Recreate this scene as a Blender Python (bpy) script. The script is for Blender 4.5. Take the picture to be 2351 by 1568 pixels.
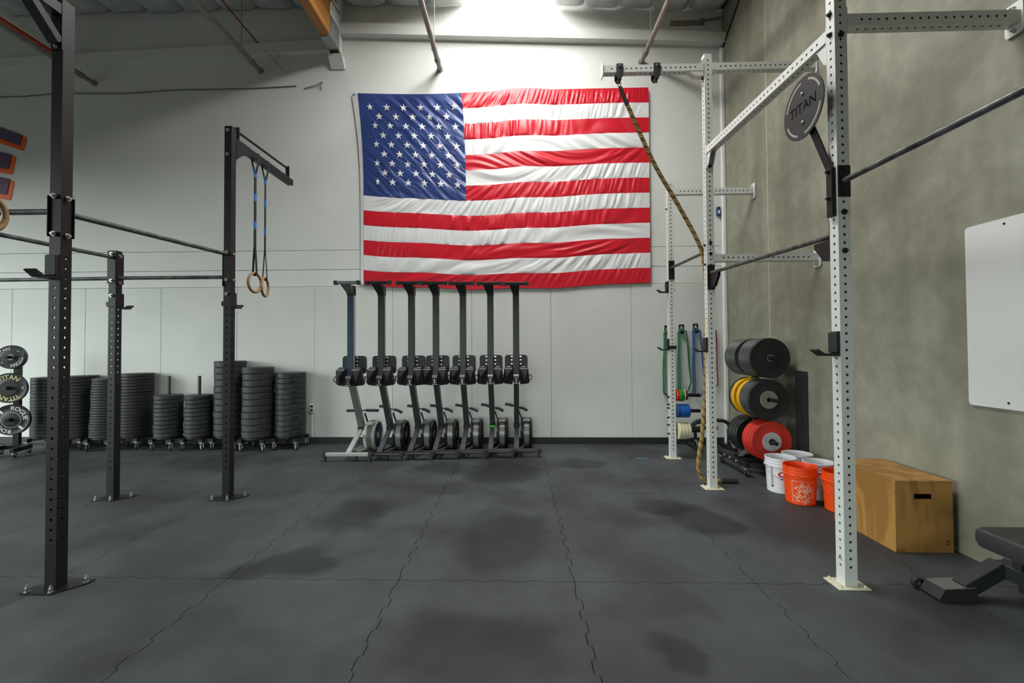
import bpy, bmesh, math, random
from mathutils import Vector, Matrix, noise
PI = math.pi
random.seed(7)
S = bpy.context.scene
for o in list(bpy.data.objects): bpy.data.objects.remove(o)
COL = S.collection

# ------------------------------------------------------------------ camera
def set_camera():
    F, CX, CY, H = 1009.5, 1158.6, 774.0, 1.55
    yaw, pit, rol = .0276, .0187, .0050
    f = Vector((-math.sin(yaw)*math.cos(pit), math.cos(yaw)*math.cos(pit), math.sin(pit)))
    r = Vector((math.cos(yaw), math.sin(yaw), 0)); u = r.cross(f)
    r2 = r*math.cos(rol) - u*math.sin(rol); u2 = u*math.cos(rol) + r*math.sin(rol)
    m = Matrix((r2, u2, -f)).transposed().to_4x4(); m.translation = (0, 0, H)
    cd = bpy.data.cameras.new('camera'); co = bpy.data.objects.new('camera', cd); COL.objects.link(co)
    co.matrix_world = m
    cd.sensor_fit = 'HORIZONTAL'; cd.sensor_width = 36; cd.lens = F/2351*36
    cd.shift_x = (1175.5-CX)/2351; cd.shift_y = (CY-784)/2351
    cd.clip_start = .05; cd.clip_end = 100
    S.camera = co
set_camera()

# ------------------------------------------------------------------ world, exposure
w = bpy.data.worlds.new('daylight'); S.world = w; w.use_nodes = True
bg = w.node_tree.nodes['Background']; bg.inputs[1].default_value = 1.0
_n = w.node_tree.nodes; _tc = _n.new('ShaderNodeTexCoord'); _sx = _n.new('ShaderNodeSeparateXYZ'); _rm = _n.new('ShaderNodeValToRGB')   # overcast sky over grey ground
w.node_tree.links.new(_tc.outputs['Generated'], _sx.inputs[0]); _mr = _n.new('ShaderNodeMapRange'); _mr.inputs['From Min'].default_value = -1
w.node_tree.links.new(_sx.outputs['Z'], _mr.inputs[0]); w.node_tree.links.new(_mr.outputs[0], _rm.inputs[0]); w.node_tree.links.new(_rm.outputs[0], bg.inputs[0])
_e = _rm.color_ramp.elements; _e[0].position = .49; _e[1].position = .515; _e[0].color = (.35, .36, .33, 1); _e[1].color = (8.5, 9.4, 9.1, 1)
S.view_settings.view_transform = 'Standard'; S.view_settings.look = 'None'
S.view_settings.exposure = -.15; S.view_settings.gamma = 1.0; S.view_settings.use_curve_mapping = False
SKYLIGHT = (17.0, 41.0)    # radiance of the diffusing skylight panes (dome at the back wall, dome over the floor)

def portal(loc, rot, sx, sy):
    l = bpy.data.lights.new('door_portal', 'AREA'); l.shape = 'RECTANGLE'; l.size = sx; l.size_y = sy
    l.cycles.is_portal = True
    o = bpy.data.objects.new('door_portal', l); COL.objects.link(o); o.location = loc; o.rotation_euler = rot
portal((-11.05, 1.0, 2.3), (0, -PI/2, 0), 4.6, 9.2)        # open doors on the left side

portal((-2.5, -7.05, 1.45), (PI/2, 0, 0), 5.0, 2.9)          # open door behind the camera

# ------------------------------------------------------------------ helpers
def lin(h):
    h = h.lstrip('#'); c = [int(h[i:i+2], 16)/255 for i in (0, 2, 4)]
    return tuple((x/12.92 if x <= .04045 else ((x+.055)/1.055)**2.4) for x in c)
MATS = {}
def mat(name, col, rough=.5, metal=0., var=0., vscale=8., bump=0., bscale=60., spec=.5, col2=None, stretch=None, detail=4):
    if name in MATS: return MATS[name]
    if isinstance(col, str): col = lin(col)
    m = bpy.data.materials.new(name); m.use_nodes = True; MATS[name] = m
    n = m.node_tree.nodes; L = m.node_tree.links; b = n['Principled BSDF']
    b.inputs['Base Color'].default_value = (*col, 1); b.inputs['Roughness'].default_value = rough
    b.inputs['Metallic'].default_value = metal; b.inputs['Specular IOR Level'].default_value = spec
    if var or bump:
        tc = n.new('ShaderNodeTexCoord'); src = tc.outputs['Object']
        if stretch:
            mp = n.new('ShaderNodeMapping'); mp.inputs['Scale'].default_value = stretch; L.new(src, mp.inputs[0]); src = mp.outputs[0]
    if var:
        t = n.new('ShaderNodeTexNoise'); t.inputs['Scale'].default_value = vscale; t.inputs['Detail'].default_value = detail
        L.new(src, t.inputs['Vector'])
        r = n.new('ShaderNodeValToRGB'); L.new(t.outputs['Fac'], r.inputs[0])
        c2 = lin(col2) if isinstance(col2, str) else (col2 or tuple(min(1, x*(1+var)) for x in col))
        c1 = col if col2 else tuple(x*(1-var) for x in col)
        r.color_ramp.elements[0].position = .33; r.color_ramp.elements[1].position = .67
        r.color_ramp.elements[0].color = (*c1, 1); r.color_ramp.elements[1].color = (*c2, 1)
        L.new(r.outputs[0], b.inputs['Base Color'])
    if bump:
        t2 = n.new('ShaderNodeTexNoise'); t2.inputs['Scale'].default_value = bscale; t2.inputs['Detail'].default_value = 3
        L.new(src, t2.inputs['Vector'])
        bp = n.new('ShaderNodeBump'); bp.inputs['Strength'].default_value = bump; bp.inputs['Distance'].default_value = .004
        L.new(t2.outputs['Fac'], bp.inputs['Height']); L.new(bp.outputs[0], b.inputs['Normal'])
    return m

def frame(d, ref=None):
    d = Vector(d).normalized()
    a = Vector(ref) if ref is not None else (Vector((0, 0, 1)) if abs(d.z) < .95 else Vector((1, 0, 0)))
    u = (a - d*a.dot(d)).normalized(); v = d.cross(u)
    return d, u, v

class MB:
    def __init__(s, org=(0, 0, 0)): s.v = []; s.f = []; s.o = Vector(org)
    def add(s, vs, fs, m=None):
        k = len(s.v)
        for p in vs:
            p = Vector(p); p = m @ p if m is not None else p
            s.v.append(p)
        s.f += [tuple(i+k for i in f) for f in fs]
        return s
    def box(s, lo, hi, ch=0.0, m=None):
        lo = Vector(lo); hi = Vector(hi); c = (lo+hi)/2; h = (hi-lo)/2
        ch = min(ch, min(h)*.9)
        if ch <= 0:
            vs = [(lo.x if not i & 1 else hi.x, lo.y if not i & 2 else hi.y, lo.z if not i & 4 else hi.z) for i in range(8)]
            return s.add(vs, [(0, 2, 3, 1), (4, 5, 7, 6), (0, 1, 5, 4), (2, 6, 7, 3), (0, 4, 6, 2), (1, 3, 7, 5)], m)
        vs = []; idx = {}
        for sx in (-1, 1):
            for sy in (-1, 1):
                for sz in (-1, 1):
                    sg = (sx, sy, sz)
                    for a in range(3):
                        p = [c[i]+sg[i]*(h[i]-(0 if i == a else ch)) for i in range(3)]
                        idx[(sg, a)] = len(vs); vs.append(p)
        fs = []
        for a in range(3):
            b, d = [(1, 2), (2, 0), (0, 1)][a]
            for sgn in (-1, 1):
                q = []
                for (tb, td) in ((-1, -1), (1, -1), (1, 1), (-1, 1)):
                    sg = [0, 0, 0]; sg[a] = sgn; sg[b] = tb; sg[d] = td; q.append(idx[(tuple(sg), a)])
                fs.append(tuple(q) if sgn > 0 else tuple(reversed(q)))
        for a in range(3):                                   # edges parallel to axis a
            b, d = [(1, 2), (2, 0), (0, 1)][a]
            for tb in (-1, 1):
                for td in (-1, 1):
                    sg = [0, 0, 0]; sg[b] = tb; sg[d] = td
                    lo_ = list(sg); lo_[a] = -1; hi_ = list(sg); hi_[a] = 1
                    q = (idx[(tuple(lo_), b)], idx[(tuple(hi_), b)], idx[(tuple(hi_), d)], idx[(tuple(lo_), d)])
                    fs.append(q if tb*td < 0 else tuple(reversed(q)))
        for sx in (-1, 1):
            for sy in (-1, 1):
                for sz in (-1, 1):
                    sg = (sx, sy, sz); q = (idx[(sg, 0)], idx[(sg, 1)], idx[(sg, 2)])
                    fs.append(q if sx*sy*sz > 0 else tuple(reversed(q)))
        return s.add(vs, fs, m)
    def bar(s, p0, p1, wu, wv, ref=None, ch=0.0):            # rectangular bar; wu across ref, wv along d x u
        p0 = Vector(p0); p1 = Vector(p1); d, u, v = frame(p1-p0, ref)
        m = Matrix((u, v, d)).transposed().to_4x4(); m.translation = p0
        return s.box((-wu/2, -wv/2, 0), (wu/2, wv/2, (p1-p0).length), ch, m)
    def cyl(s, p0, p1, r, n=16, r2=None, caps=True, ref=None):
        p0 = Vector(p0); p1 = Vector(p1); r2 = r if r2 is None else r2; d, u, v = frame(p1-p0, ref)
        vs = []
        for p, q in ((p0, r), (p1, r2)):
            for i in range(n):
                a = 2*PI*i/n; vs.append(p + u*(q*math.cos(a)) + v*(q*math.sin(a)))
        fs = [(i, (i+1) % n, n+(i+1) % n, n+i) for i in range(n)]
        if caps: fs += [tuple(reversed(range(n))), tuple(range(n, 2*n))]
        return s.add(vs, fs)
    def tube(s, pts, r, n=8, caps=True, closed=False, wv=None, ref=None):   # sweep; wv gives a flat oval of half widths r, wv
        pts = [Vector(p) for p in pts]; N = len(pts); vs = []; u = None
        for i, p in enumerate(pts):
            a = pts[i-1] if (i or closed) else pts[i]; b = pts[(i+1) % N] if (i < N-1 or closed) else pts[i]
            d = (b-a).normalized()
            if ref is not None: u = Vector(ref)
            elif u is None: u = frame(d)[1]
            u = (u - d*u.dot(d)).normalized(); v = d.cross(u)
            rr = r[i] if isinstance(r, (list, tuple)) else r
            for k in range(n):
                t = 2*PI*k/n; vs.append(p + u*(rr*math.cos(t)) + v*((wv or rr)*math.sin(t)))
        fs = []
        for i in range(N if closed else N-1):
            j = (i+1) % N
            fs += [(i*n+k, i*n+(k+1) % n, j*n+(k+1) % n, j*n+k) for k in range(n)]
        if caps and not closed: fs += [tuple(reversed(range(n))), tuple(range((N-1)*n, N*n))]
        return s.add(vs, fs)
    def lathe(s, prof, p=(0, 0, 0), axis=(0, 0, 1), n=32, ref=None):   # prof: (r, h) list, open or closing on the axis
        d, u, v = frame(axis, ref); p = Vector(p); vs = []; rings = []
        for r, h in prof:
            if r < 1e-6: rings.append([len(vs)]); vs.append(p+d*h)
            else:
                rings.append(list(range(len(vs), len(vs)+n)))
                vs += [p + d*h + u*(r*math.cos(2*PI*i/n)) + v*(r*math.sin(2*PI*i/n)) for i in range(n)]
        fs = []
        for A, B in zip(rings, rings[1:]):
            if len(A) == 1 and len(B) == 1: continue
            for i in range(n):
                j = (i+1) % n
                if len(A) == 1: fs.append((A[0], B[j], B[i]))
                elif len(B) == 1: fs.append((A[i], A[j], B[0]))
                else: fs.append((A[i], A[j], B[j], B[i]))
        return s.add(vs, fs)
    def prism(s, poly, z0, z1, m=None):                       # polygon in xy, extruded in z, then m
        n = len(poly)
        ar = sum(poly[i][0]*poly[(i+1) % n][1]-poly[(i+1) % n][0]*poly[i][1] for i in range(n))
        if ar < 0: poly = list(reversed(poly))
        vs = [(x, y, z0) for x, y in poly] + [(x, y, z1) for x, y in poly]
        fs = [tuple(reversed(range(n))), tuple(range(n, 2*n))] + [(i, (i+1) % n, n+(i+1) % n, n+i) for i in range(n)]
        return s.add(vs, fs, m)
    def sphere(s, c, r, n=12, sq=(1, 1, 1)):
        k = n//2; prof = [(r*math.sin(PI*i/k), -r*math.cos(PI*i/k)) for i in range(k+1)]
        prof[0] = (0, -r); prof[-1] = (0, r); j = len(s.v); s.lathe(prof, (0, 0, 0), n=n)
        for i in range(j, len(s.v)):
            q = s.v[i]; s.v[i] = Vector((q.x*sq[0]+c[0], q.y*sq[1]+c[1], q.z*sq[2]+c[2]))
        return s
    def build(s, name, m, parent=None, smooth=True, mats=None, fm=None, angle=35):
        me = bpy.data.meshes.new(name)
        me.from_pydata([p-s.o for p in s.v], [], s.f)
        for q in (mats or [m]): me.materials.append(q)
        if fm: me.polygons.foreach_set('material_index', fm)
        if smooth:
            me.polygons.foreach_set('use_smooth', [True]*len(me.polygons)); me.set_sharp_from_angle(angle=math.radians(angle))
        o = bpy.data.objects.new(name, me); COL.objects.link(o)
        if parent is not None: o.parent = parent
        return o

ROOTS = {}
def thing(name, label, cat, loc=(0, 0, 0), rz=0., group=None):
    o = bpy.data.objects.new(name, None); COL.objects.link(o); o.empty_display_size = .05
    o.location = loc; o.rotation_euler = (0, 0, rz); o['label'] = label; o['category'] = cat
    if group: o['group'] = group
    return o
def tag(o, label, cat, group=None):
    o['label'] = label; o['category'] = cat
    if group: o['group'] = group
    return o
def struct(o): o['kind'] = 'structure'; return o
def setorg(o, p):          # put a lone mesh's origin at p (mesh was built with org p)
    o.location = p; return o
KIDS = {}
def dup(root, loc, rz=None, label=None, group=None):
    r = root.copy(); COL.objects.link(r); r.location = loc
    if rz is not None: r.rotation_euler = (0, 0, rz)
    if label: r['label'] = label
    if group: r['group'] = group
    if root.name not in KIDS:
        KIDS[root.name] = [(ch, list(ch.children)) for ch in root.children]
    for ch, sub in KIDS[root.name]:
        c = ch.copy(); COL.objects.link(c); c.parent = r
        for g in sub:
            d = g.copy(); COL.objects.link(d); d.parent = c
    return r

TXT = {}
def text_geo(t, size=1.0, bold=0.0):                         # flat text mesh, centred, in xy
    k = (t, bold)
    if k not in TXT:
        cu = bpy.data.curves.new('lettering', 'FONT'); cu.body = t; cu.size = 1.0; cu.align_x = 'CENTER'; cu.align_y = 'CENTER'
        cu.resolution_u = 3; cu.offset = bold
        ob = bpy.data.objects.new('lettering', cu); COL.objects.link(ob)
        dg = bpy.context.evaluated_depsgraph_get()
        me = bpy.data.meshes.new_from_object(ob.evaluated_get(dg))
        TXT[k] = ([v.co.copy() for v in me.vertices], [tuple(p.vertices) for p in me.polygons])
        bpy.data.objects.remove(ob); bpy.data.curves.remove(cu); bpy.data.meshes.remove(me)
    vs, fs = TXT[k]
    return [v*size for v in vs], fs
def densify(vs, fs, n=1):
    bm = bmesh.new(); bv = [bm.verts.new(v) for v in vs]
    for f in fs:
        try: bm.faces.new([bv[i] for i in f])
        except ValueError: pass
    bmesh.ops.triangulate(bm, faces=bm.faces[:])
    for _ in range(n): bmesh.ops.subdivide_edges(bm, edges=bm.edges[:], cuts=1)
    bm.verts.index_update()
    out = [v.co.copy() for v in bm.verts], [tuple(v.index for v in f.verts) for f in bm.faces]
    bm.free(); return out
def arc_text(mb, t, size, R, a0, c, ex, ey, bold=.02, flip=False):   # text along a circle centred c in plane ex, ey; a0 = centre angle
    vs, fs = densify(*text_geo(t, size, bold), 1); ex = Vector(ex); ey = Vector(ey); c = Vector(c)
    out = []
    for v in vs:
        r = R + v.y if not flip else R - v.y
        a = a0 - v.x/R if not flip else a0 + v.x/R
        out.append(c + ex*(r*math.cos(a)) + ey*(r*math.sin(a)))
    mb.add(out, fs)

# square tube with a row of through holes down the middle of its faces
def holed_tube(mb, p0, p1, wd, pitch, s0, s1, rh, faces=(1, 1), skip=(), skipk=(), ref=(1, 0, 0), wall=.005, cap=True):
    p0 = Vector(p0); p1 = Vector(p1); L = (p1-p0).length; d, u, v = frame(p1-p0, ref)
    h = wd/2; cells = []; z = s0
    while z <= s1+1e-6:
        if not any(a <= z <= b for a, b in skip): cells.append(z)
        z += pitch
    hp = pitch/2
    oct_ = [(math.cos(PI/4*k), math.sin(PI/4*k)) for k in range(8)]
    for k, (nrm, tan) in enumerate(((u, v), (v, -u), (-u, -v), (-v, u))):
        if not faces[k % 2]:
            q = [p0+nrm*h-tan*h, p0+nrm*h+tan*h, p1+nrm*h+tan*h, p1+nrm*h-tan*h]; mb.add(q, [(0, 1, 2, 3)]); continue
        def P(t, z, dep=0.): return p0 + nrm*(h-dep) + tan*t + d*z
        last = 0.
        for z in cells:
            if any(k == kk and za < z < zb for kk, za, zb in skipk): continue
            a, b = max(z-hp, last), z+hp
            if a > last+1e-6: mb.add([P(-h, last), P(h, last), P(h, a), P(-h, a)], [(0, 1, 2, 3)])
            out = [(h, z), (h, b), (0, b), (-h, b), (-h, z), (-h, a), (0, a), (h, a)]
            vs = [P(*q) for q in out] + [P(rh*x, z+rh*y) for x, y in oct_] + [P(rh*x, z+rh*y, wall) for x, y in oct_]
            fs = []
            for i in range(8):
                j = (i+1) % 8; fs += [(i, j, 8+j, 8+i), (8+i, 8+j, 16+j, 16+i)]
            mb.add(vs, fs); last = b
        if last < L-1e-6: mb.add([P(-h, last), P(h, last), P(h, L), P(-h, L)], [(0, 1, 2, 3)])
    if cap:
        for p, sg in ((p0, -1), (p1, 1)):
            q = [p+u*h+v*h, p-u*h+v*h, p-u*h-v*h, p+u*h-v*h]; mb.add(q, [(0, 1, 2, 3) if sg > 0 else (3, 2, 1, 0)])
    return mb

def core(mb, p0, p1, wd, ref):        # solid dark core, puts the shade inside the tube holes into colour
    d = (Vector(p1)-Vector(p0)).normalized()*.004
    k = len(mb.f); mb.bar(Vector(p0)+d, Vector(p1)-d, wd-.0102, wd-.0102, ref); return k
def bolt(p, d, parent, m, r=.011, org=(0, 0, 0), l=.014):
    d = Vector(d).normalized(); p = Vector(p); b = MB(org)
    b.cyl(p-d*.001, p+d*.003, r*1.35, 10); b.cyl(p+d*.003, p+d*(.003+l*.6), r, 6); b.cyl(p+d*(.003+l*.6), p+d*(.003+l), r*.55, 8)
    return b.build('bolt', m, parent)

# ------------------------------------------------------------------ materials
M_wall = mat('painted_wall', (.66, .675, .645), .62, var=.03, vscale=1.2, bump=.08, bscale=40)
M_panel = mat('painted_panel', (.60, .622, .590), .6, var=.03, vscale=1.6, bump=.05, bscale=30)
M_trimw = mat('white_trim', (.70, .71, .68), .55, var=.03, vscale=3)
M_base = mat('black_vinyl', (.012, .013, .013), .55)
M_black = mat('black_powder_steel', (.012, .0125, .0125), .42, var=.18, vscale=9, bump=.05, bscale=200, spec=.32)
M_blackb = mat('black_rubber_coat', (.016, .016, .017), .6, bump=.1, bscale=160)
M_white = mat('white_powder_steel', (.62, .64, .61), .38, var=.03, vscale=6, bump=.03, bscale=200)
M_barw = mat('worn_bar_steel', (.045, .045, .043), .38, metal=.5, var=.5, vscale=14, col2=(.16, .165, .165))
M_bolt = mat('zinc_bolt', (.58, .59, .57), .3, metal=.9)
M_dbolt = mat('dark_bolt', (.03, .03, .03), .35, metal=.6)
M_wood = mat('ring_birch', '#9a7850', .5, var=.2, vscale=20, stretch=(1, 1, 6))
M_web = mat('black_webbing', (.018, .020, .018), .85, bump=.3, bscale=300)
M_blue = mat('blue_tape', '#1c6fc4', .5)
M_ins = mat('insulation_foil', (.52, .54, .53), .5, var=.12, vscale=5, bump=.5, bscale=9)
M_glu = mat('glulam_wood', '#a9702f', .5, var=.28, vscale=9, stretch=(1, .08, 3))
M_pipe = mat('painted_pipe', (.24, .22, .19), .5, var=.15, vscale=7)
M_galv = mat('galvanised', (.35, .36, .36), .4, metal=.7, var=.15, vscale=6)
M_ply = None

# ------------------------------------------------------------------ special materials
def concrete():
    m = bpy.data.materials.new('cast_concrete'); m.use_nodes = True; n = m.node_tree.nodes; L = m.node_tree.links; b = n['Principled BSDF']
    b.inputs['Roughness'].default_value = .68
    tc = n.new('ShaderNodeTexCoord')
    def nz(sc, det, st=None, dist=0.):
        t = n.new('ShaderNodeTexNoise'); t.inputs['Scale'].default_value = sc; t.inputs['Detail'].default_value = det; t.inputs['Distortion'].default_value = dist
        if st:
            mp = n.new('ShaderNodeMapping'); mp.inputs['Scale'].default_value = st; L.new(tc.outputs['Object'], mp.inputs[0]); L.new(mp.outputs[0], t.inputs['Vector'])
        else: L.new(tc.outputs['Object'], t.inputs['Vector'])
        return t.outputs['Fac']
    def ramp(f, a, b_, ca, cb):
        r = n.new('ShaderNodeValToRGB'); L.new(f, r.inputs[0]); e = r.color_ramp.elements
        e[0].position = a; e[1].position = b_; e[0].color = (*ca, 1); e[1].color = (*cb, 1); return r.outputs[0]
    def mix(a, b_, mode, fac=1.0):
        x = n.new('ShaderNodeMix'); x.data_type = 'RGBA'; x.blend_type = mode; x.inputs['Factor'].default_value = fac
        L.new(a, x.inputs['A']); L.new(b_, x.inputs['B']); return x.outputs['Result']
    c = ramp(nz(.9, 6, dist=.6), .3, .72, (.195, .188, .138), (.330, .328, .262))
    c = mix(c, ramp(nz(2.2, 5, (1, 1.5, .22)), .35, .66, (.62, .62, .60), (1, 1, 1)), 'MULTIPLY', .6)   # vertical run marks
    c = mix(c, ramp(nz(7, 8, dist=.4), .42, .6, (.78, .79, .77), (1.05, 1.05, 1.03)), 'MULTIPLY', .5)
    c = mix(c, ramp(nz(42, 3), .70, .78, (1, 1, 1), (1.25, 1.25, 1.25)), 'MULTIPLY', .7)
    L.new(c, b.inputs['Base Color'])
    bp = n.new('ShaderNodeBump'); bp.inputs['Strength'].default_value = .25; bp.inputs['Distance'].default_value = .006
    L.new(nz(18, 6), bp.inputs['Height']); L.new(bp.outputs[0], b.inputs['Normal'])
    return m
M_conc = concrete()

STAINS = [(-0.1, 3.59, 0.33, 0.48), (-0.23, 2.27, 0.37, 0.25), (-1.5, 4.07, 0.26, 0.29), (-0.18, 5.42, 0.37, 0.41), (1.39, 4.27, 0.23, 0.2), (1.58, 3.97, 0.23, 0.29), (-1.63, 3.1, 0.28, 0.18), (0.81, 5.79, 0.28, 0.19), (0.81, 2.27, 0.13, 0.13), (-0.98, 5.57, 0.33, 0.2)]
def rubber_floor():
    m = bpy.data.materials.new('rubber_matting'); m.use_nodes = True; n = m.node_tree.nodes; L = m.node_tree.links; b = n['Principled BSDF']
    tc = n.new('ShaderNodeTexCoord')
    def nz(sc, det, dist=0.):
        t = n.new('ShaderNodeTexNoise'); t.inputs['Scale'].default_value = sc; t.inputs['Detail'].default_value = det; t.inputs['Distortion'].default_value = dist
        L.new(tc.outputs['Object'], t.inputs['Vector']); return t.outputs['Fac']
    r = n.new('ShaderNodeValToRGB'); L.new(nz(.95, 3, .3), r.inputs[0]); e = r.color_ramp.elements
    e[0].position = .36; e[1].position = .56; e[0].color = (.036, .037, .040, 1); e[1].color = (.062, .071, .075, 1)
    r2 = n.new('ShaderNodeValToRGB'); L.new(nz(5, 6), r2.inputs[0]); e = r2.color_ramp.elements
    e[0].position = .3; e[1].position = .7; e[0].color = (.85, .85, .85, 1); e[1].color = (1.1, 1.1, 1.1, 1)
    r3 = n.new('ShaderNodeValToRGB'); L.new(nz(420, 2), r3.inputs[0]); e = r3.color_ramp.elements
    e[0].position = .72; e[1].position = .8; e[0].color = (1, 1, 1, 1); e[1].color = (1.5, 1.5, 1.5, 1)
    x = n.new('ShaderNodeMix'); x.data_type = 'RGBA'; x.blend_type = 'MULTIPLY'; x.inputs['Factor'].default_value = 1
    L.new(r.outputs[0], x.inputs['A']); L.new(r2.outputs[0], x.inputs['B'])
    y = n.new('ShaderNodeMix'); y.data_type = 'RGBA'; y.blend_type = 'MULTIPLY'; y.inputs['Factor'].default_value = 1
    L.new(x.outputs['Result'], y.inputs['A']); L.new(r3.outputs[0], y.inputs['B'])
    wob = n.new('ShaderNodeTexNoise'); wob.inputs['Scale'].default_value = 2.2; wob.inputs['Detail'].default_value = 3; L.new(tc.outputs['Object'], wob.inputs['Vector'])
    w2 = n.new('ShaderNodeVectorMath'); w2.operation = 'MULTIPLY_ADD'; w2.inputs[1].default_value = (.5, .5, 0); L.new(wob.outputs['Color'], w2.inputs[0]); L.new(tc.outputs['Object'], w2.inputs[2])
    cur = y.outputs['Result']
    for (sx, sy, rx, ry) in STAINS:             # worn, sweat-dark patches in the matting
        mp = n.new('ShaderNodeMapping'); mp.vector_type = 'TEXTURE'; mp.inputs['Location'].default_value = (sx+.25, sy+.25, 0); mp.inputs['Scale'].default_value = (rx*1.5, ry*1.5, 1000)
        L.new(w2.outputs[0], mp.inputs[0]); gr = n.new('ShaderNodeTexGradient'); gr.gradient_type = 'SPHERICAL'; L.new(mp.outputs[0], gr.inputs[0])
        rr_ = n.new('ShaderNodeMapRange'); rr_.interpolation_type = 'SMOOTHSTEP'; rr_.inputs['From Max'].default_value = .42; rr_.inputs['To Min'].default_value = 1; rr_.inputs['To Max'].default_value = .50; L.new(gr.outputs['Fac'], rr_.inputs[0])
        q = n.new('ShaderNodeMix'); q.data_type = 'RGBA'; q.blend_type = 'MULTIPLY'; q.inputs['Factor'].default_value = 1; L.new(cur, q.inputs['A']); L.new(rr_.outputs[0], q.inputs['B']); cur = q.outputs['Result']
    L.new(cur, b.inputs['Base Color'])
    r4 = n.new('ShaderNodeMapRange'); L.new(nz(1.3, 3), r4.inputs[0]); r4.inputs['To Min'].default_value = .52; r4.inputs['To Max'].default_value = .68
    L.new(r4.outputs[0], b.inputs['Roughness']); b.inputs['Specular IOR Level'].default_value = .28
    bp = n.new('ShaderNodeBump'); bp.inputs['Strength'].default_value = .35; bp.inputs['Distance'].default_value = .003
    L.new(nz(110, 3), bp.inputs['Height']); L.new(bp.outputs[0], b.inputs['Normal'])
    return m
M_floor = rubber_floor()

def plywood():
    m = bpy.data.materials.new('plywood'); m.use_nodes = True; n = m.node_tree.nodes; L = m.node_tree.links; b = n['Principled BSDF']
    b.inputs['Roughness'].default_value = .5
    tc = n.new('ShaderNodeTexCoord'); mp = n.new('ShaderNodeMapping'); mp.inputs['Scale'].default_value = (2.2, 2.2, .7); L.new(tc.outputs['Object'], mp.inputs[0])
    t = n.new('ShaderNodeTexNoise'); t.inputs['Scale'].default_value = 1.6; t.inputs['Detail'].default_value = 2; t.inputs['Distortion'].default_value = 1.0; L.new(mp.outputs[0], t.inputs['Vector'])
    ml = n.new('ShaderNodeMath'); ml.operation = 'MULTIPLY'; ml.inputs[1].default_value = 14; L.new(t.outputs['Fac'], ml.inputs[0])
    sn = n.new('ShaderNodeMath'); sn.operation = 'SINE'; L.new(ml.outputs[0], sn.inputs[0])
    r = n.new('ShaderNodeValToRGB'); L.new(sn.outputs[0], r.inputs[0]); e = r.color_ramp.elements
    e[0].position = .0; e[1].position = .75; e[0].color = (*lin('#8f6630'), 1); e[1].color = (*lin('#a97c40'), 1)
    L.new(r.outputs[0], b.inputs['Base Color'])
    return m
M_ply = plywood()

# ------------------------------------------------------------------ room shell
WY, WX = 6.96, 3.27                    # back wall, right wall
fl = struct(MB().box((-11, -7, -.2), (WX+.3, WY+.3, -.022)).build('floor', M_base, smooth=False))
# interlocking rubber tiles; both neighbours follow the same toothed edge
XS = [-11.2, -10.04, -8.88, -7.72, -6.56, -5.40, -4.24, -3.09, -1.94, -.79, .37, 1.54, 2.70, WX]
YS = [-2.30, -.56, 1.18, 2.92, 4.66, 6.40, WY]
def toothed(a, b, k, seed):           # offsets along an edge: dovetail fingers
    rr = random.Random(seed); n = max(2, int(round((b-a)/.105))); st = (b-a)/n; out = []
    off = .012; sgn = 1
    for i in range(n):
        z0 = a+i*st; am = off*(.75+.5*rr.random())
        if i == 0 or i == n-1: am = 0
        out += [(z0+st*.10, sgn*am), (z0+st*.90, sgn*am)] if am else [(z0+st*.5, 0.)]
        sgn = -sgn
    return out
EX = {}; EY = {}
for i, x in enumerate(XS):
    for j in range(len(YS)-1): EX[i, j] = toothed(YS[j], YS[j+1], i, i*31+j) if 0 < i < len(XS)-1 else []
for j, y in enumerate(YS):
    for i in range(len(XS)-1): EY[i, j] = toothed(XS[i], XS[i+1], j, 900+i*17+j) if 0 < j < len(YS)-1 else []
G = .0022
for i in range(len(XS)-1):
    for j in range(len(YS)-1):
        x0, x1, y0, y1 = XS[i], XS[i+1], YS[j], YS[j+1]; p = [(x0+G, y0+G)]
        p += [(t, y0+o*.6+G) for t, o in EY[i, j]] + [(x1-G, y0+G)]
        p += [(x1+o-G, t) for t, o in EX[i+1, j]] + [(x1-G, y1-G)]
        p += [(t, y1+o*.6-G) for t, o in reversed(EY[i, j+1])] + [(x0+G, y1-G)]
        p += [(x0+o+G, t) for t, o in reversed(EX[i, j])]
        MB().prism(p, -.02, 0).build('rubber_tile', M_floor, fl, smooth=False)
# back wall and its sheets
bw = struct(MB().box((-11, WY+.02, -.2), (WX+.3, WY+.3, 7.6)).build('wall_back', M_wall, smooth=False))
SX = [-11, -9.49, -8.24, -7.01, -5.75, -4.50, -3.236, -1.976, -.711, .539, 1.80, WX-.001]
for a, b in zip(SX, SX[1:]):
    MB().box((a+.002, WY-.012, 0), (b-.002, WY+.02, 2.505), .003).build('panel', M_panel, bw)
for z0, z1 in ((2.512, 2.775), (2.782, 3.09)):
    MB().box((-11, WY, z0), (WX-.001, WY+.02, z1), .004).build('panel', M_wall, bw)
MB().box((-11, WY, 3.097), (WX-.001, WY+.02, 7.6)).build('panel', M_wall, bw, smooth=False)
struct(MB().box((-11, WY-.022, 0), (WX-.03, WY-.0125, .105), .002).build('baseboard_back', M_base))
struct(MB().box((WX-.062, WY-.075, 0), (WX-.001, WY-.013, 6.2), .012).build('trim_1', M_trimw))
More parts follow.
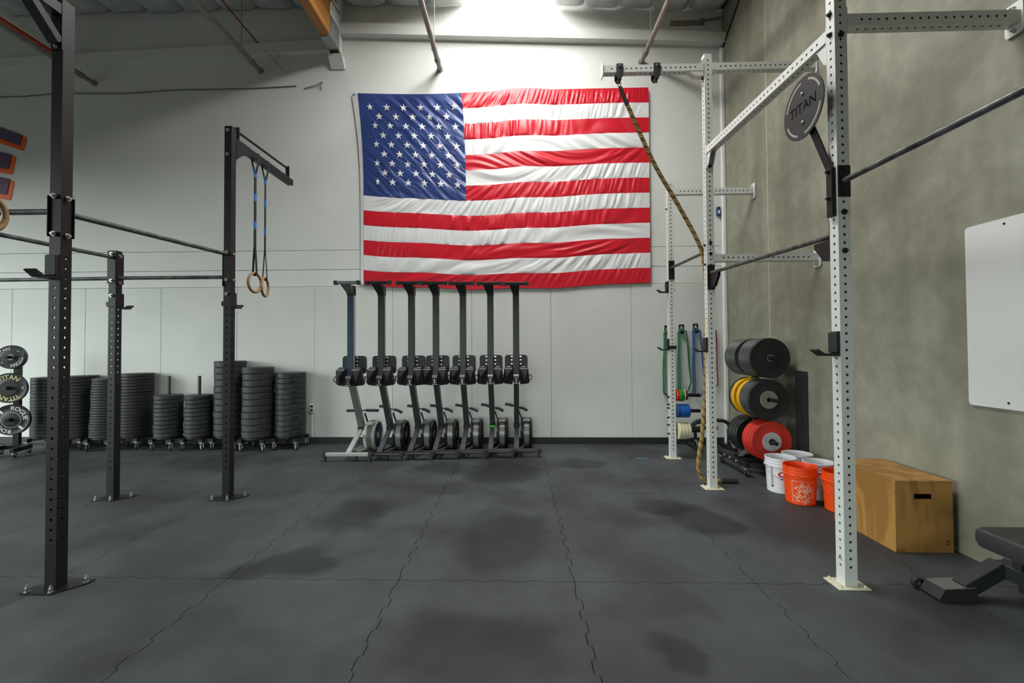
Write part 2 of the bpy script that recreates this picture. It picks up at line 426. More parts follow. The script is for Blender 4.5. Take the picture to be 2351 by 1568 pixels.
# sloping ledgers along the back wall, left and right of the beam
m = MB(); m.add([(-11, WY-.13, 6.03), (-2.95, WY-.13, 6.27), (-2.95, WY, 6.27), (-11, WY, 6.03), (-11, WY-.13, 6.17), (-2.95, WY-.13, 6.44), (-2.95, WY, 6.44), (-11, WY, 6.17)],
    [(0, 1, 5, 4), (3, 7, 6, 2), (0, 3, 2, 1), (4, 5, 6, 7), (0, 4, 7, 3), (1, 2, 6, 5)]); struct(m.build('trim_2', M_wall, smooth=False))
m = MB(); m.add([(-2.80, WY-.13, 6.535), (WX-.001, WY-.13, 6.25), (WX-.001, WY, 6.25), (-2.80, WY, 6.535), (-2.80, WY-.13, 6.71), (WX-.001, WY-.13, 6.405), (WX-.001, WY, 6.405), (-2.80, WY, 6.71)],
    [(0, 1, 5, 4), (3, 7, 6, 2), (0, 3, 2, 1), (4, 5, 6, 7), (0, 4, 7, 3), (1, 2, 6, 5)]); struct(m.build('trim_3', M_wall, smooth=False))
# right wall of cast concrete in two lifts with a caulked joint at y = 5.79
rw = struct(MB().box((WX+.03, -7, -.2), (WX+.3, WY+.3, 7.6)).build('wall_right', M_conc, smooth=False))
for a, b in ((-7, 5.7745), (5.7895, WY)):
    MB().box((WX, a, -.02), (WX+.03, b, 7.6), .004).build('panel', M_conc, rw)
MB().box((WX+.003, 5.774, -.02), (WX+.03, 5.790, 7.6)).build('joint_sealant', mat('sealant', (.46, .42, .27), .6), rw, smooth=False)
# left side and front with their open doors (outside the picture)
lw = struct(MB().box((-11.3, -7, 4.6), (-11, WY+.3, 7.6)).box((-11.3, 5.6, -.2), (-11, WY+.3, 4.6)).box((-11.3, -7, -.2), (-11, -3.6, 4.6)).build('wall_left', M_wall, smooth=False))
fw = struct(MB().box((-11, -7.3, 2.9), (WX+.3, -7, 7.6)).box((-11, -7.3, -.2), (-5.0, -7, 2.9)).box((0, -7.3, -.2), (WX+.3, -7, 2.9)).build('wall_front', mat('darkened_front_wall', (.10, .10, .095), .6), smooth=False))  # unseen front wall, coloured dark to cut bounce light on the posts
# ceiling deck, with skylight openings x -.75..0.54
SKY = [(5.35, 6.95), (3.0, 5.1)]
def cz(x): return 7.09 if x < -1 else 7.09 - (x+1)*.055
m = MB(); m.box((-11, -7, 7.16), (-.75, WY+.02, 7.3)); m.box((.54, -7, 7.16), (WX+.3, WY+.02, 7.3))
ys = [-7] + [q for a, b in reversed(SKY) for q in (a, b)] + [WY+.02]
for a, b in zip(ys[0::2], ys[1::2]): m.box((-.75, a, 7.16), (.54, b, 7.3))
ce = struct(m.build('ceiling', M_trimw, smooth=False))
k = 0; x = -9.6
bx = [-9.6+i*.62 for i in range(15)] + [-.92]
BX = [(a, a+.61) for a in [-10.3+i*.612 for i in range(12)]] + [(-2.72+i*.655, -2.72+i*.655+.645) for i in range(3)] + [(.56+i*.54, .56+i*.54+.53) for i in range(5)]
for bi, (a, b) in enumerate(BX):        # quilted insulation batts between the purlins
    rr = random.Random(bi); nx, ny = 10, 16; vs = []; fs = []; y0, y1 = 3.4, WY-.02-.05*rr.random()
    for jy in range(ny+1):
        v = jy/ny; yy = y0+(y1-y0)*v
        for ix in range(nx+1):
            u = ix/nx; xx = a+(b-a)*u
            edge = min(1, 5*min(u, 1-u)); end = min(1, .25+max(0, (1-v))*30)
            sag = .10*math.sqrt(max(0, edge))*math.sqrt(end) + .02*noise.noise(Vector((xx*4, yy*3, bi)))
            vs.append((xx, yy, cz(xx) - .015 - max(0, sag)))
    fs = [(j*(nx+1)+i, (j+1)*(nx+1)+i, (j+1)*(nx+1)+i+1, j*(nx+1)+i+1) for j in range(ny) for i in range(nx)]
    MB().add(vs, fs).build('insulation_batt', M_ins, ce, angle=80)
def emis(name, col, st):
    m = bpy.data.materials.new(name); m.use_nodes = True; n = m.node_tree.nodes; n.remove(n['Principled BSDF'])
    e = n.new('ShaderNodeEmission'); e.inputs[0].default_value = (*col, 1); e.inputs[1].default_value = st
    m.node_tree.links.new(e.outputs[0], n['Material Output'].inputs[0]); return m
for i, (a, b) in enumerate(SKY):
    c = MB(); z0, z1 = 7.12, 7.45
    c.box((-.79, a-.04, z0), (-.75, b+.04, z1)); c.box((.54, a-.04, z0), (.58, b+.04, z1)); c.box((-.75, a-.04, z0), (.54, a, z1)); c.box((-.75, b, max(z0, 7.3)), (.54, b+.04, z1)) if b > 6 else c.box((-.75, b, z0), (.54, b+.04, z1))
    wn = struct(c.build('window_%d' % (i+1), M_trimw, smooth=False))
    MB().box((-.75, a, 7.17), (.54, b, 7.19)).build('pane', emis('skylight_diffuser', (1.0, .99, .955), SKYLIGHT[i]), wn, smooth=False)

# beam, corbel, pipes, wires under the roof
g = thing('timber_beam', 'orange-brown laminated timber roof beam ending in a steel saddle on a white corbel', 'beam', (-2.86, 6.9, 6.1))
O = tuple(g.location)
for i in range(6):
    MB(O).box((-2.93, -7, 6.24+i*.15), (-2.79, 6.46, 6.388+i*.15), .004).build('lamination', M_glu, g)
MB(O).box((-2.94, 6.47, 6.22), (-2.78, 6.78, 6.235)).box((-2.945, 6.47, 6.22), (-2.938, 6.78, 6.55)).box((-2.782, 6.47, 6.22), (-2.775, 6.78, 6.55)).build('steel_saddle', M_galv, g)
MB(O).box((-2.93, 6.47, 6.236), (-2.79, WY-.01, 7.14)).build('beam_end', M_wall, g)
MB(O).box((-2.93, 6.785, 6.19), (-2.79, 6.84, 6.235)).build('bearing_block', mat('dark_wood', '#4a2f20', .6), g)
m = MB(O); m.add([(-2.97, 6.80, 6.185), (-2.75, 6.80, 6.185), (-2.75, WY-.002, 6.185), (-2.97, WY-.002, 6.185), (-2.97, 6.93, 6.02), (-2.75, 6.93, 6.02), (-2.75, WY-.002, 6.02), (-2.97, WY-.002, 6.02)],
    [(0, 3, 2, 1)[::-1], (4, 5, 6, 7)[::-1], (0, 1, 5, 4)[::-1], (1, 2, 6, 5)[::-1], (0, 4, 7, 3)[::-1], (3, 7, 6, 2)[::-1]]); m.build('corbel', M_wall, g, smooth=False)
for i, (dx, z, r, y1) in enumerate(((.10, 6.62, .012, 6.3), (.135, 6.70, .016, 6.42), (.15, 6.58, .010, 6.5), (.175, 6.74, .014, 6.36))):
    tag(MB().tube([(-2.79+dx-.02, -7, z), (-2.79+dx-.02, y1, z)], r, 8).build('conduit', mat('brown_conduit', (.10, .06, .045), .5)), ('thick', 'topmost', 'thinnest lowest', 'outermost')[i]+' brown conduit running beside the timber roof beam', 'conduit', 'conduits beside the timber beam')
for i, (x, z, lab) in enumerate(((-6.913, 5.889, 'painted sprinkler pipe ending at the back wall far left behind the tall black post'), (-4.141, 6.029, 'dark painted sprinkler pipe left of the timber roof beam'),
                            (-1.209, 5.991, 'grey sprinkler pipe ending at the wall above the flag canton'), (2.0, 6.03, 'slanting brown-grey sprinkler pipe above the flag right corner'))):
    t = thing('sprinkler_pipe', lab, 'pipe', (x, WY-.02, z)); O = tuple(t.location)
    MB(O).cyl((x, -7, z), (x, WY-.001, z), .036, 14).build('pipe', M_pipe, t)
    MB(O).cyl((x, WY-.26, z), (x, WY-.20, z), .046, 14).build('coupling', M_pipe, t); MB(O).cyl((x, WY-.02, z), (x, WY-.001, z), .05, 14).build('wall_flange', M_pipe, t)
    MB(O).cyl((x-.0, WY-.5, z+.03), (x+.0, WY-.5, cz(x)), .006, 6).tube([(x+.043*math.cos(a), WY-.5, z+.043*math.sin(a)) for a in [2*PI*q/16 for q in range(16)]], .004, 6, closed=True).build('hanger', M_pipe, t)
tag(MB().cyl((-7.25, -7, 6.28), (-7.25, WY-.14, 6.28), .045, 12).build('white_pipe', M_trimw), 'white pipe under the roof ending behind the tall black post', 'pipe')
tag(MB().cyl((-7.23, -7, 6.17), (-7.23, WY-.14, 6.17), .03, 12).build('orange_pipe', mat('orange_paint', '#b8401c', .5)), 'thin orange-red pipe directly below the white pipe under the roof', 'pipe')
tag(MB().tube([(-4.17, -7, 6.50), (-4.17, 4.5, 6.50), (-4.17, WY-.005, 6.47)], .011, 8).build('red_conduit', mat('red_paint', '#8c2f2c', .5)), 'thin red conduit running to the back wall above the left bay', 'conduit')
m = MB(); m.tube([(-3.84, WY-.02, 6.50), (-3.83, WY-.06, 6.30), (-3.80, WY-.1, 6.17), (-3.81, WY-.12, 6.10), (-3.84, WY-.13, 6.14)], .006, 6)
m.tube([(-3.87, WY-.2, 6.16), (-3.83, WY-.14, 6.10), (-3.73, WY-.02, 5.98), (-3.72, WY-.002, 5.97)], .012, 8)
tag(m.build('hook_rod', mat('tan_metal', (.45, .40, .34), .5)), 'small pale hook rod hanging on a chain left of the timber beam', 'hook')
m = MB(); rr = random.Random(3)
pts = [(-10.9+i*.35, WY-.012, 5.66+.05*noise.noise(Vector((i*.35, 0, 0)))+(.10*(i/21))) for i in range(22)]
m.tube(pts, .009, 6); tag(m.build('wall_cable', mat('grey_cable', (.16, .15, .14), .5)), 'thin slack grey cable running along the back wall above the black rack', 'cable')
m = MB(); m.tube([(-3.42, WY-.012, 5.72), (-3.22, WY-.03, 5.76), (-3.10, WY-.05, 5.80), (-3.15, WY-.02, 5.76), (-3.12, WY-.03, 5.70)], .008, 6)
tag(m.build('cable_tail', M_pipe), 'loose pale cable end sticking out left of the flag', 'cable')
tag(MB().tube([(WX-.012, WY-.03, 6.20), (WX-.012, 6.4, 6.56), (WX-.012, 5.5, 6.85), (WX-.012, 3.0, 7.02)], .012, 8).build('wall_wire', M_dbolt), 'black wire rising along the concrete wall from the back corner', 'wire')
m = MB(); m.box((2.46, WY-.01, 6.60), (3.0, WY-.001, 6.69), .003); m.tube([(2.9, WY-.02, 6.65), (WX-.001, WY-.03, 6.70)], .018, 8); m.tube([(2.95+.04*math.cos(a), WY-.02, 6.65+.05*math.sin(a)) for a in [2*PI*q/12 for q in range(12)]], .010, 6, closed=True)
tag(m.build('wall_strap', mat('rusty_strap', (.24, .20, .16), .6)), 'brownish steel tie strap at the top of the wall in the back right corner', 'strap')
struct(MB().box((WX-.10, -7, 6.80), (WX-.001, WY-.08, 6.95), .004).build('trim_4', mat('dark_timber', (.05, .035, .03), .7)))

# orange and purple sign panels on the back wall, far left
M_pur = mat('purple_panel', '#5a4766', .6, var=.06, vscale=6); M_ora = mat('orange_panel', '#f2641f', .55)
def rpoly(pts, r=.05, n=4):           # rounded polygon
    out = []; N = len(pts)
    for i in range(N):
        a, b, c = Vector(pts[i-1]), Vector(pts[i]), Vector(pts[(i+1) % N])
        p = b+(a-b).normalized()*r; q = b+(c-b).normalized()*r
        for k in range(n+1):
            t = k/n; out.append(tuple((p*(1-t)**2 + b*2*t*(1-t) + q*t*t)[:2]))
    return out
MXZ = Matrix(((1, 0, 0, 0), (0, 0, -1, WY), (0, 1, 0, 0), (0, 0, 0, 1)))   # xy polygon -> xz plane, z -> out of the back wall
sg = thing('wall_sign', 'purple and orange slanted panels of a wall sign at far left', 'sign', (-8.6, WY-.01, 4.2)); O = tuple(sg.location)
for (xr, zt, zb, hs) in ((-8.102, 5.043, 4.870, .36), (-8.285, 4.728, 4.483, .22), (-8.307, 4.324, 4.058, .20)):
    xl = -9.6
    MB(O).prism(rpoly([(xl, zt-.09+hs*(xr+.065-xl)), (xr+.066, zt-.035), (xr+.004, zb-.088), (xl, zb-.088+hs*(xr-xl))], .035), .001, .010, MXZ).build('orange_panel', M_ora, sg)
    MB(O).prism(rpoly([(xl, zt+hs*(xr-xl)), (xr, zt), (xr-.05, zb), (xl, zb+hs*(xr-xl))], .035), .0105, .022, MXZ).build('purple_panel', M_pur, sg)

# small fittings on the back wall
t = thing('wall_outlet', 'small white wall outlet low beside the last plate stack', 'outlet', (-3.27, WY-.013, .55)); O = tuple(t.location)
MB(O).box((-3.31, WY-.03, .50), (-3.23, WY-.0125, .63), .004).build('cover_plate', M_trimw, t); MB(O).box((-3.29, WY-.034, .58), (-3.25, WY-.029, .61)).build('socket', M_dbolt, t); MB(O).box((-3.29, WY-.034, .52), (-3.25, WY-.029, .55)).build('socket', M_dbolt, t)
MB(O).box((-3.285, WY-.02, .106), (-3.255, WY-.0125, .50), .004).build('conduit', M_trimw, t)
t = thing('alarm_button', 'tiny blue and white box on the back wall near the right corner', 'button', (3.17, WY-.001, 3.62)); O = tuple(t.location)
MB(O).box((3.14, WY-.05, 3.56), (3.19, WY-.001, 3.70), .006).build('housing', mat('navy_plastic', '#1d3576', .4), t); MB(O).box((3.15, WY-.056, 3.59), (3.18, WY-.049, 3.64)).build('label_plate', M_trimw, t)

# ------------------------------------------------------------------ flag
def flag():
    X0, X1 = -2.43, 2.095
    def lx(v): return X0 - .10*max(0, 1-v*1.9)**2
    def zt(u): return 5.605 - .035*math.sin(PI*min(1, u/.52))*(u < .52) + .03*math.sin(PI*max(0, (u-.47)/.2))*(.47 < u < .67) - .004*u
    def zb(u): return 2.525 - .085*math.sin(PI*min(1, u/.95))**.8 - .0*u + (-.01*math.sin(u*21))
    def mp(u, v):
        x = lx(v)+(X1-lx(v))*u; a, b = zt(u), zb(u); mid = .5
        wob = .025*math.sin(u*9+1)*math.sin(PI*v)
        return x, a+(b-a)*v + wob*.5 - .03*math.sin(PI*u)*math.sin(PI*v)
    def dis(u, v, kind):
        x, z = mp(u, v)
        if kind == 'c':
            s = x+z*1.05+.12*noise.noise(Vector((x*1.3, z*1.3, 3))); t = x-z
            f = abs(math.sin(s*14+2.4*noise.noise(Vector((s*2, t*.9, 0)))))**.7*.5+.6*noise.noise(Vector((s*10, t*2.2, 5)))+.3*noise.noise(Vector((s*26, t*6, 2)))
            amp = .024*(.75+.55*noise.noise(Vector((x*1.6, z*1.6, 8))))
        else:
            st = v*13 % 1; i = int(v*13)
            s = x*1.0-z*(.55+.15*math.sin(i*2.1)+.35*math.sin(u*4+i)); t = x*.6+z
            f = abs(math.sin(s*19+2.6*noise.noise(Vector((s*1.6, t*.7, i*7.3)))))**.8*.36+.75*noise.noise(Vector((s*11, t*1.5, i*3.1)))+.55*noise.noise(Vector((s*25, t*3, i*2.3)))
            amp = .030*(.85+.35*noise.noise(Vector((x*1.3, i*1.7, 2))))*(.25+.75*math.sin(PI*st)**.6)
        return max(0, amp)*max(-.3, f) + .012*noise.noise(Vector((x*.9, z*.9, 1)))
    def P(u, v, kind, lift=0):
        x, z = mp(u, v); edge = min(1, 12*min(u, 1-u, v*2, 1-v)+.1)
        return (x, WY-.050-lift-dis(u, v, kind)*edge, z)
    M_red = mat('red_nylon', (.54, .008, .022), .36, spec=.5); M_wht = mat('white_nylon', (.66, .67, .67), .45); M_nav = mat('navy_nylon', (.022, .045, .17), .38)
    root = thing('flag', 'large wrinkled stars and stripes flag pinned flat on the back wall', 'flag', (-.17, WY-.04, 4.0)); O = tuple(root.location)
    UC = .362
    def sheet(u0, u1, v0, v1, kind, nu, nv, name, m, lift=0):
        vs = [P(u0+(u1-u0)*i/nu, v0+(v1-v0)*j/nv, kind, lift) for j in range(nv+1) for i in range(nu+1)]
        fs = [(j*(nu+1)+i, (j+1)*(nu+1)+i, (j+1)*(nu+1)+i+1, j*(nu+1)+i+1) for j in range(nv) for i in range(nu)]
        return MB(O).add(vs, fs).build(name, m, root, angle=180)
    for i in range(13):
        u0 = UC if i < 7 else .0
        sheet(u0, 1, i/13+(.0006 if i else 0), (i+1)/13, 's', 210 if i < 7 else 300, 14, 'stripe', M_red if i % 2 == 0 else M_wht)
    can = sheet(0, UC, 0, 7/13, 'c', 130, 130, 'canton', M_nav)
    for r in range(9):
        for c in range(5 if r % 2 else 6):
            k = c*2+(r % 2); u = UC*(.105+.0815*k+(.035*(1-k/10)**3 if r > 1 else 0)); v = 7/13*(.135+.0905*r-.006*c*.2)
            x0, z0 = mp(u, v); R = .062; vs = []; sq = .6 if (r == 8 and c == 0) else .82 if c == 0 and k == 0 else 1
            for kk in range(10):
                rr = R if kk % 2 == 0 else R*.39; a = PI/2+kk*PI/5
                du = rr*math.cos(a)*sq/(X1-lx(v)); dv = -rr*math.sin(a)/3.1
                vs.append((u+du, v+dv))
            ring = [P(a, b, 'c', .0055) for a, b in vs]; back = [P(a, b, 'c', .0005) for a, b in vs]
            # inner points so that the star follows the cloth
            ctr = P(u, v, 'c', .008)
            MB(O).add([ctr]+ring+back, [(0, 1+q, 1+(q+1) % 10) for q in range(10)] + [(1+q, 11+q, 11+(q+1) % 10, 1+(q+1) % 10) for q in range(10)]).build('star', M_wht, can, smooth=False)
    vs = []; n = 40
    for j in range(n+1):
        v = j/n; x, z = mp(0, v); vs += [(x-.055-.05*(1-v)**3, WY-.03, z), (x+.012, WY-.046, z)]
    MB(O).add(vs, [(2*j, 2*j+2, 2*j+3, 2*j+1) for j in range(n)]).build('header_tape', M_wht, root)
    for v in (.004, .995):
        x, z = mp(0, v); MB(O).lathe([(.012, 0), (.022, .004), (.012, .008)], (x-.06, WY-.036, z), (0, -1, 0), 12).build('grommet', M_bolt, root)
flag()

# ------------------------------------------------------------------ white wall-mounted rack
PW = .078; H2 = PW/2; RH = .0097
rig = thing('wall_mounted_rig', 'white perforated steel training rig bolted to the concrete wall', 'rig', (2.11, 4.6, 0)); O = tuple(rig.location)
WP = {'f': (2.117, 2.921, 3.86), 'm': (2.100, 4.835, 4.72), 'r': (2.122, 6.102, 3.79)}
M_cream = mat('aged_cream_paint', '#cfcab2', .5, var=.12, vscale=30); post = {}; M_holeshade = mat('tube_hole_shade', (.006, .006, .006), .8)  # near-black core colour stands for the shade in the post holes
for k, (x, y, h) in WP.items():
    mb = holed_tube(MB(O), (x, y, .006), (x, y, h), PW, .0532, .12, h-.03, RH, skipk=[(1, .16, .19)] if k != 'r' else (), ref=(0, 1, 0)); q = core(mb, (x, y, .006), (x, y, h), PW, (0, 1, 0))
    p = mb.build('upright_post', None, rig, smooth=False, mats=[M_white, M_holeshade], fm=[0]*q+[1]*(len(mb.f)-q)); post[k] = p
    MB(O).box((x-.10, y-.075, 0), (x+.10, y+.075, .008), .002).build('base_plate', M_cream, p)
    for sx in (-.075, .075):
        for sy in (-.055, .055): bolt((x+sx, y+sy, .008), (0, 0, 1), p, M_cream, .009, O, .014)
# beams to the wall and between the posts
def wbeam(p0, p1, holes=True, ref=(0, 1, 0)):
    L = (Vector(p1)-Vector(p0)).length
    mb = holed_tube(MB(O), p0, p1, PW, .0532, .09, L-.08, RH, ref=ref); q = core(mb, p0, p1, PW, ref)
    return mb.build('crossbeam', None, rig, smooth=False, mats=[M_white, M_holeshade], fm=[0]*q+[1]*(len(mb.f)-q))
def wall_plate(y, z, par, hh=.105):
    b = MB(O); m = Matrix(((0, 0, 1, 3.252), (1, 0, 0, y), (0, 1, 0, z), (0, 0, 0, 1)))
    b.prism(rpoly([(-.055, -hh), (.055, -hh), (.055, hh), (-.055, hh)], .03), 0, .012, m); b.build('wall_plate', M_white, par)
    for dz in (-hh+.03, hh-.03): bolt((3.252, y, z+dz), (-1, 0, 0), par, M_bolt, .012, O, .03)
def end_plate(c, d, par, hh=.085, m_=None):        # flange plate on a post face, normal d
    c = Vector(c); d = Vector(d); s = d.cross(Vector((0, 0, 1)))
    b = MB(O).bar(c-Vector((0, 0, hh)), c+Vector((0, 0, hh)), PW, .008, s, .002); return b.build('end_plate', m_ or M_white, par)
for k, z, x0 in (('f', 3.658, None), ('m', 2.486, None), ('r', 3.652, None), ('m', 4.580, None)):
    x, y, h = WP[k]; b = wbeam((x+H2+.008, y, z), (3.252, y, z)); wall_plate(y, z, b)
    end_plate((x+H2+.004, y, z), (1, 0, 0), b)
    for dz in (-.065, .065): bolt((x+H2+.008, y, z+dz), (1, 0, 0), b, M_dbolt, .011, O)
x, y, h = WP['m']
b = wbeam((x-H2-.008, y, 4.576), (.965, y, 4.576)); MB(O).box((.955, y-.05, 4.50), (.965, y+.05, 4.66), .003).build('end_plate', M_white, b)
MB(O).prism([(0, 0), (-.16, 0), (-.09, -.055), (0, -.055)], y-.036, y+.036, Matrix(((1, 0, 0, x-H2-.008), (0, 0, 1, 0), (0, 1, 0, 4.536), (0, 0, 0, 1)))).build('gusset', M_white, b)
MB(O).prism([(0, 0), (-.05, 0), (0, .07)], y-.036, y+.036, Matrix(((1, 0, 0, x-H2), (0, 0, 1, 0), (0, 1, 0, 4.616), (0, 0, 0, 1)))).build('gusset', M_white, b)
for dz in (-.11, .085): bolt((x-H2-.002, y, 4.576+dz), (-1, 0, 0), b, M_dbolt, .012, O)
for hx in (1.142, 1.546):              # black hanger straps on the outrigger
    mm = Matrix(((1, 0, 0, hx), (0, 0, 1, 0), (0, 1, 0, 4.576), (0, 0, 0, 1)))
    s = MB(O).prism(rpoly([(-.036, .05), (.036, .05), (.036, -.085), (.014, -.118), (-.014, -.118), (-.036, -.085)], .008, 2), y-.052, y-.042, mm).prism(rpoly([(-.036, .05), (.036, .05), (.036, -.085), (.014, -.118), (-.014, -.118), (-.036, -.085)], .008, 2), y+.042, y+.052, mm)
    s.box((hx-.02, y-.05, 4.46), (hx+.02, y+.05, 4.475)); s = s.build('rope_hanger', M_blackb, b)
    bolt((hx, y-.052, 4.60), (0, -1, 0), s, M_bolt, .011, O)
    MB(O).tube([(hx+.013*math.cos(a), y-.01, 4.447+.024*math.sin(a)) for a in [2*PI*q/14 for q in range(14)]], .005, 6, closed=True).build('shackle', M_bolt, s)
f, mP, r = WP['f'], WP['m'], WP['r']
b = wbeam((mP[0], mP[1]-H2-.008, 3.655), (f[0], f[1]+H2+.008, 3.605), ref=(1, 0, 0))
for (yy, s, z) in ((mP[1]-H2, -1, 3.655), (f[1]+H2, 1, 3.605)):
    xx = mP[0] if s < 0 else f[0]
    MB(O).box((xx-H2, min(yy, yy+s*.008), z-.20), (xx+H2, max(yy, yy+s*.008), z+.06), .002).build('end_plate', M_white, b)
    for dx in (-.03, .024):
        MB(O).prism([(yy, z-.04), (yy+s*.13, z-.04), (yy+s*.10, z-.06), (yy+s*.04, z-.17), (yy, z-.19)], 0, .006, Matrix(((0, 0, 1, xx+dx), (1, 0, 0, 0), (0, 1, 0, 0), (0, 0, 0, 1)))).build('gusset', M_white, b)
bolt((mP[0], mP[1]-H2-.008, 3.48), (0, -1, 0), b, M_dbolt, .014, O)
for dz in (.02, -.115): bolt((f[0]-H2, f[1], 3.70+dz-.0), (-1, 0, 0), post['f'], M_dbolt, .014, O, .02)
for z in (3.80, 3.56, 2.40, 2.15): bolt((f[0], f[1]-H2, z), (0, -1, 0), post['f'], M_dbolt, .014, O, .02)
for z in (2.65, 2.53): bolt((mP[0], mP[1]-H2, z), (0, -1, 0), post['m'], M_dbolt, .014, O, .018)
for z in (2.63, 2.42): bolt((mP[0]-H2, mP[1], z), (-1, 0, 0), post['m'], M_dbolt, .011, O, .018)
for z in (.83, .73, .68, .55, .45, .33): bolt((r[0]-H2, r[1], z), (-1, 0, 0), post['r'], M_dbolt, .013, O, .03)
for z in (3.42, 3.76): bolt((r[0]-H2, r[1], z), (-1, 0, 0), post['r'], M_dbolt, .011, O, .02)
# pull-up bars with dark flanges
def pull_bar(p0, p1, par_rig, ends, rad=.019, m_=None, fz=.075, tri=()):
    o_ = tuple(par_rig.location)
    b = MB(o_).cyl(p0, p1, rad, 16).build('pull_up_bar', m_ or M_barw, par_rig)
    for (c, d) in ends:
        c = Vector(c); d = Vector(d); s = d.cross(Vector((0, 0, 1)))
        MB(o_).bar(c-Vector((0, 0, fz)), c+Vector((0, 0, fz)), PW+.002, .008, s, .002).build('flange', M_black, b)
        for dz in (-fz+.022, fz-.022): bolt(c+d*.004+Vector((0, 0, dz)), d, b, M_dbolt if par_rig is rig else M_bolt, .012, o_)
    return b
pull_bar((f[0]+.0, f[1]-H2-.008, 2.602), (f[0]+.0, 1.00, 2.602), rig, [((f[0], f[1]-H2-.004, 2.60), (0, -1, 0))], .0185, fz=.102)
b = pull_bar((mP[0], mP[1]-H2-.008, 2.322), (f[0], f[1]+H2+.008, 2.272), rig, [((mP[0], mP[1]-H2-.004, 2.275), (0, -1, 0)), ((f[0], f[1]+H2+.004, 2.235), (0, 1, 0))], .0185, fz=.135)
for (yy, s, z, xx) in ((mP[1]-H2-.008, -1, 2.30, mP[0]), (f[1]+H2+.008, 1, 2.25, f[0])):
    for dx in (-.012, .006):
        MB(O).prism([(yy, z), (yy+s*.19, z), (yy+s*.19, z-.03), (yy+s*.10, z-.135), (yy, z-.15)], 0, .006, Matrix(((0, 0, 1, xx+dx), (1, 0, 0, 0), (0, 1, 0, 0), (0, 0, 0, 1)))).build('gusset', M_black, b)
pull_bar((r[0], r[1]-H2-.008, 2.60), (mP[0], mP[1]+H2+.008, 2.575), rig, [((r[0], r[1]-H2-.004, 2.57), (0, -1, 0)), ((mP[0], mP[1]+H2+.004, 2.56), (0, 1, 0))], .0175, fz=.13)
# plate pegs on the rear post
for z in (.857, .643, .372):
    p = MB(O).cyl((r[0]+H2, r[1], z), (2.50, r[1], z), .024, 16).build('plate_peg', M_black, rig)
    MB(O).box((r[0]+H2, r[1]-.04, z-.06), (r[0]+H2+.008, r[1]+.04, z+.06)).build('flange', M_black, p)
# letter near the foot of two posts
for k, yy in (('f', 2.921), ('m', 4.835)):
    x = WP[k][0]; vs, fs = text_geo('A', .05, .0)
    MB(O).add(vs, fs, Matrix(((0, 0, -1, x-H2-.0008), (-1, 0, 0, yy), (0, 1, 0, .173), (0, 0, 0, 1)))).build('stamped_letter', M_dbolt, post[k], smooth=False)

# ------------------------------------------------------------------ black free-standing rig
BW = .074; HB = BW/2
brg = thing('pull_up_rig', 'black steel pull-up rig with perforated uprights bolted to the floor', 'rig', (-3.4, 3.8, 0)); O = tuple(brg.location)
BP = {'f': (-2.982, 2.786, 3.825), 'm': (-2.962, 4.447, 3.826), 'r': (-4.147, 4.424, 2.545)}
bpost = {}
for k, (x, y, h) in BP.items():
    z1 = {'f': 2.13, 'm': 2.03, 'r': 2.03}[k]
    p = holed_tube(MB(O), (x, y, .006), (x, y, h), BW, .0647, .315, z1, .0095, ref=(0, 1, 0)).build('upright_post', M_black, brg, smooth=False); bpost[k] = p
    m = MB(O); m.prism([(-.15, -.085), (.052, -.085), (.165, .045), (.165, .10), (-.06, .10), (-.15, .0)], 0, .008, Matrix.Translation((x, y, 0))); m.build('base_plate', M_black, p)
    for q in ((-.12, -.065), (.035, -.065), (.14, .06)): bolt((x+q[0], y+q[1], .008), (0, 0, 1), p, M_bolt, .012, O, .04)
f, mP, r = BP['f'], BP['m'], BP['r']
M_bb = mat('black_bar_chalked', (.030, .034, .033), .42, var=.5, vscale=10, col2=(.13, .145, .14))
pull_bar((f[0], f[1]+HB+.008, 2.437), (mP[0], mP[1]-HB-.008, 2.497), brg, [], .019, M_bb)
def bflange(c, d, z0, z1, off=0.012, par=None):     # flange plate a little wider than the post
    c = Vector(c); d = Vector(d); s = d.cross(Vector((0, 0, 1)))
    MB(O).bar((c.x, c.y, z0), (c.x, c.y, z1), BW+2*off, .008, s, .002).build('flange', M_black, par or brg)
bflange((f[0], f[1]+HB+.004, 0), (0, 1, 0), 2.27, 2.535, par=bpost['f']); bflange((f[0]-HB-.004, f[1], 0), (-1, 0, 0), 2.27, 2.535, par=bpost['f'])
bflange((mP[0], mP[1]-HB-.004, 0), (0, -1, 0), 2.215, 2.535, .002, bpost['m']); bflange((mP[0]-HB-.004, mP[1], 0), (-1, 0, 0), 2.17, 2.52, par=bpost['m'])
bflange((r[0], r[1]-HB-.004, 0), (0, -1, 0), 2.205, 2.54, .012, bpost['r']); bflange((r[0]+HB+.004, r[1], 0), (1, 0, 0), 2.20, 2.515, par=bpost['r'])
for (k, d, zs) in (('f', (0, -1, 0), (2.53, 2.285)), ('f', (1, 0, 0), (2.525, 2.28)), ('m', (0, -1, 0), (2.52, 2.235, 2.09, 3.78, 3.53)), ('m', (1, 0, 0), (2.50, 2.23)), ('r', (0, -1, 0), (2.51, 2.235, 2.08)), ('r', (1, 0, 0), (2.49, 2.215))):
    x, y, h = BP[k]
    for z in zs: bolt((x+d[0]*(HB+.008), y+d[1]*(HB+.008), z), d, bpost[k], M_bolt, .013, O, .018)
MB(O).cyl((f[0]-HB-.008, f[1], 2.441), (-4.11, f[1], 2.443), .019, 14).build('pull_up_bar', M_bb, brg)
MB(O).cyl((r[0], r[1]-HB-.008, 2.475), (-4.12, 2.4, 2.44), .019, 14).build('pull_up_bar', M_bb, brg)
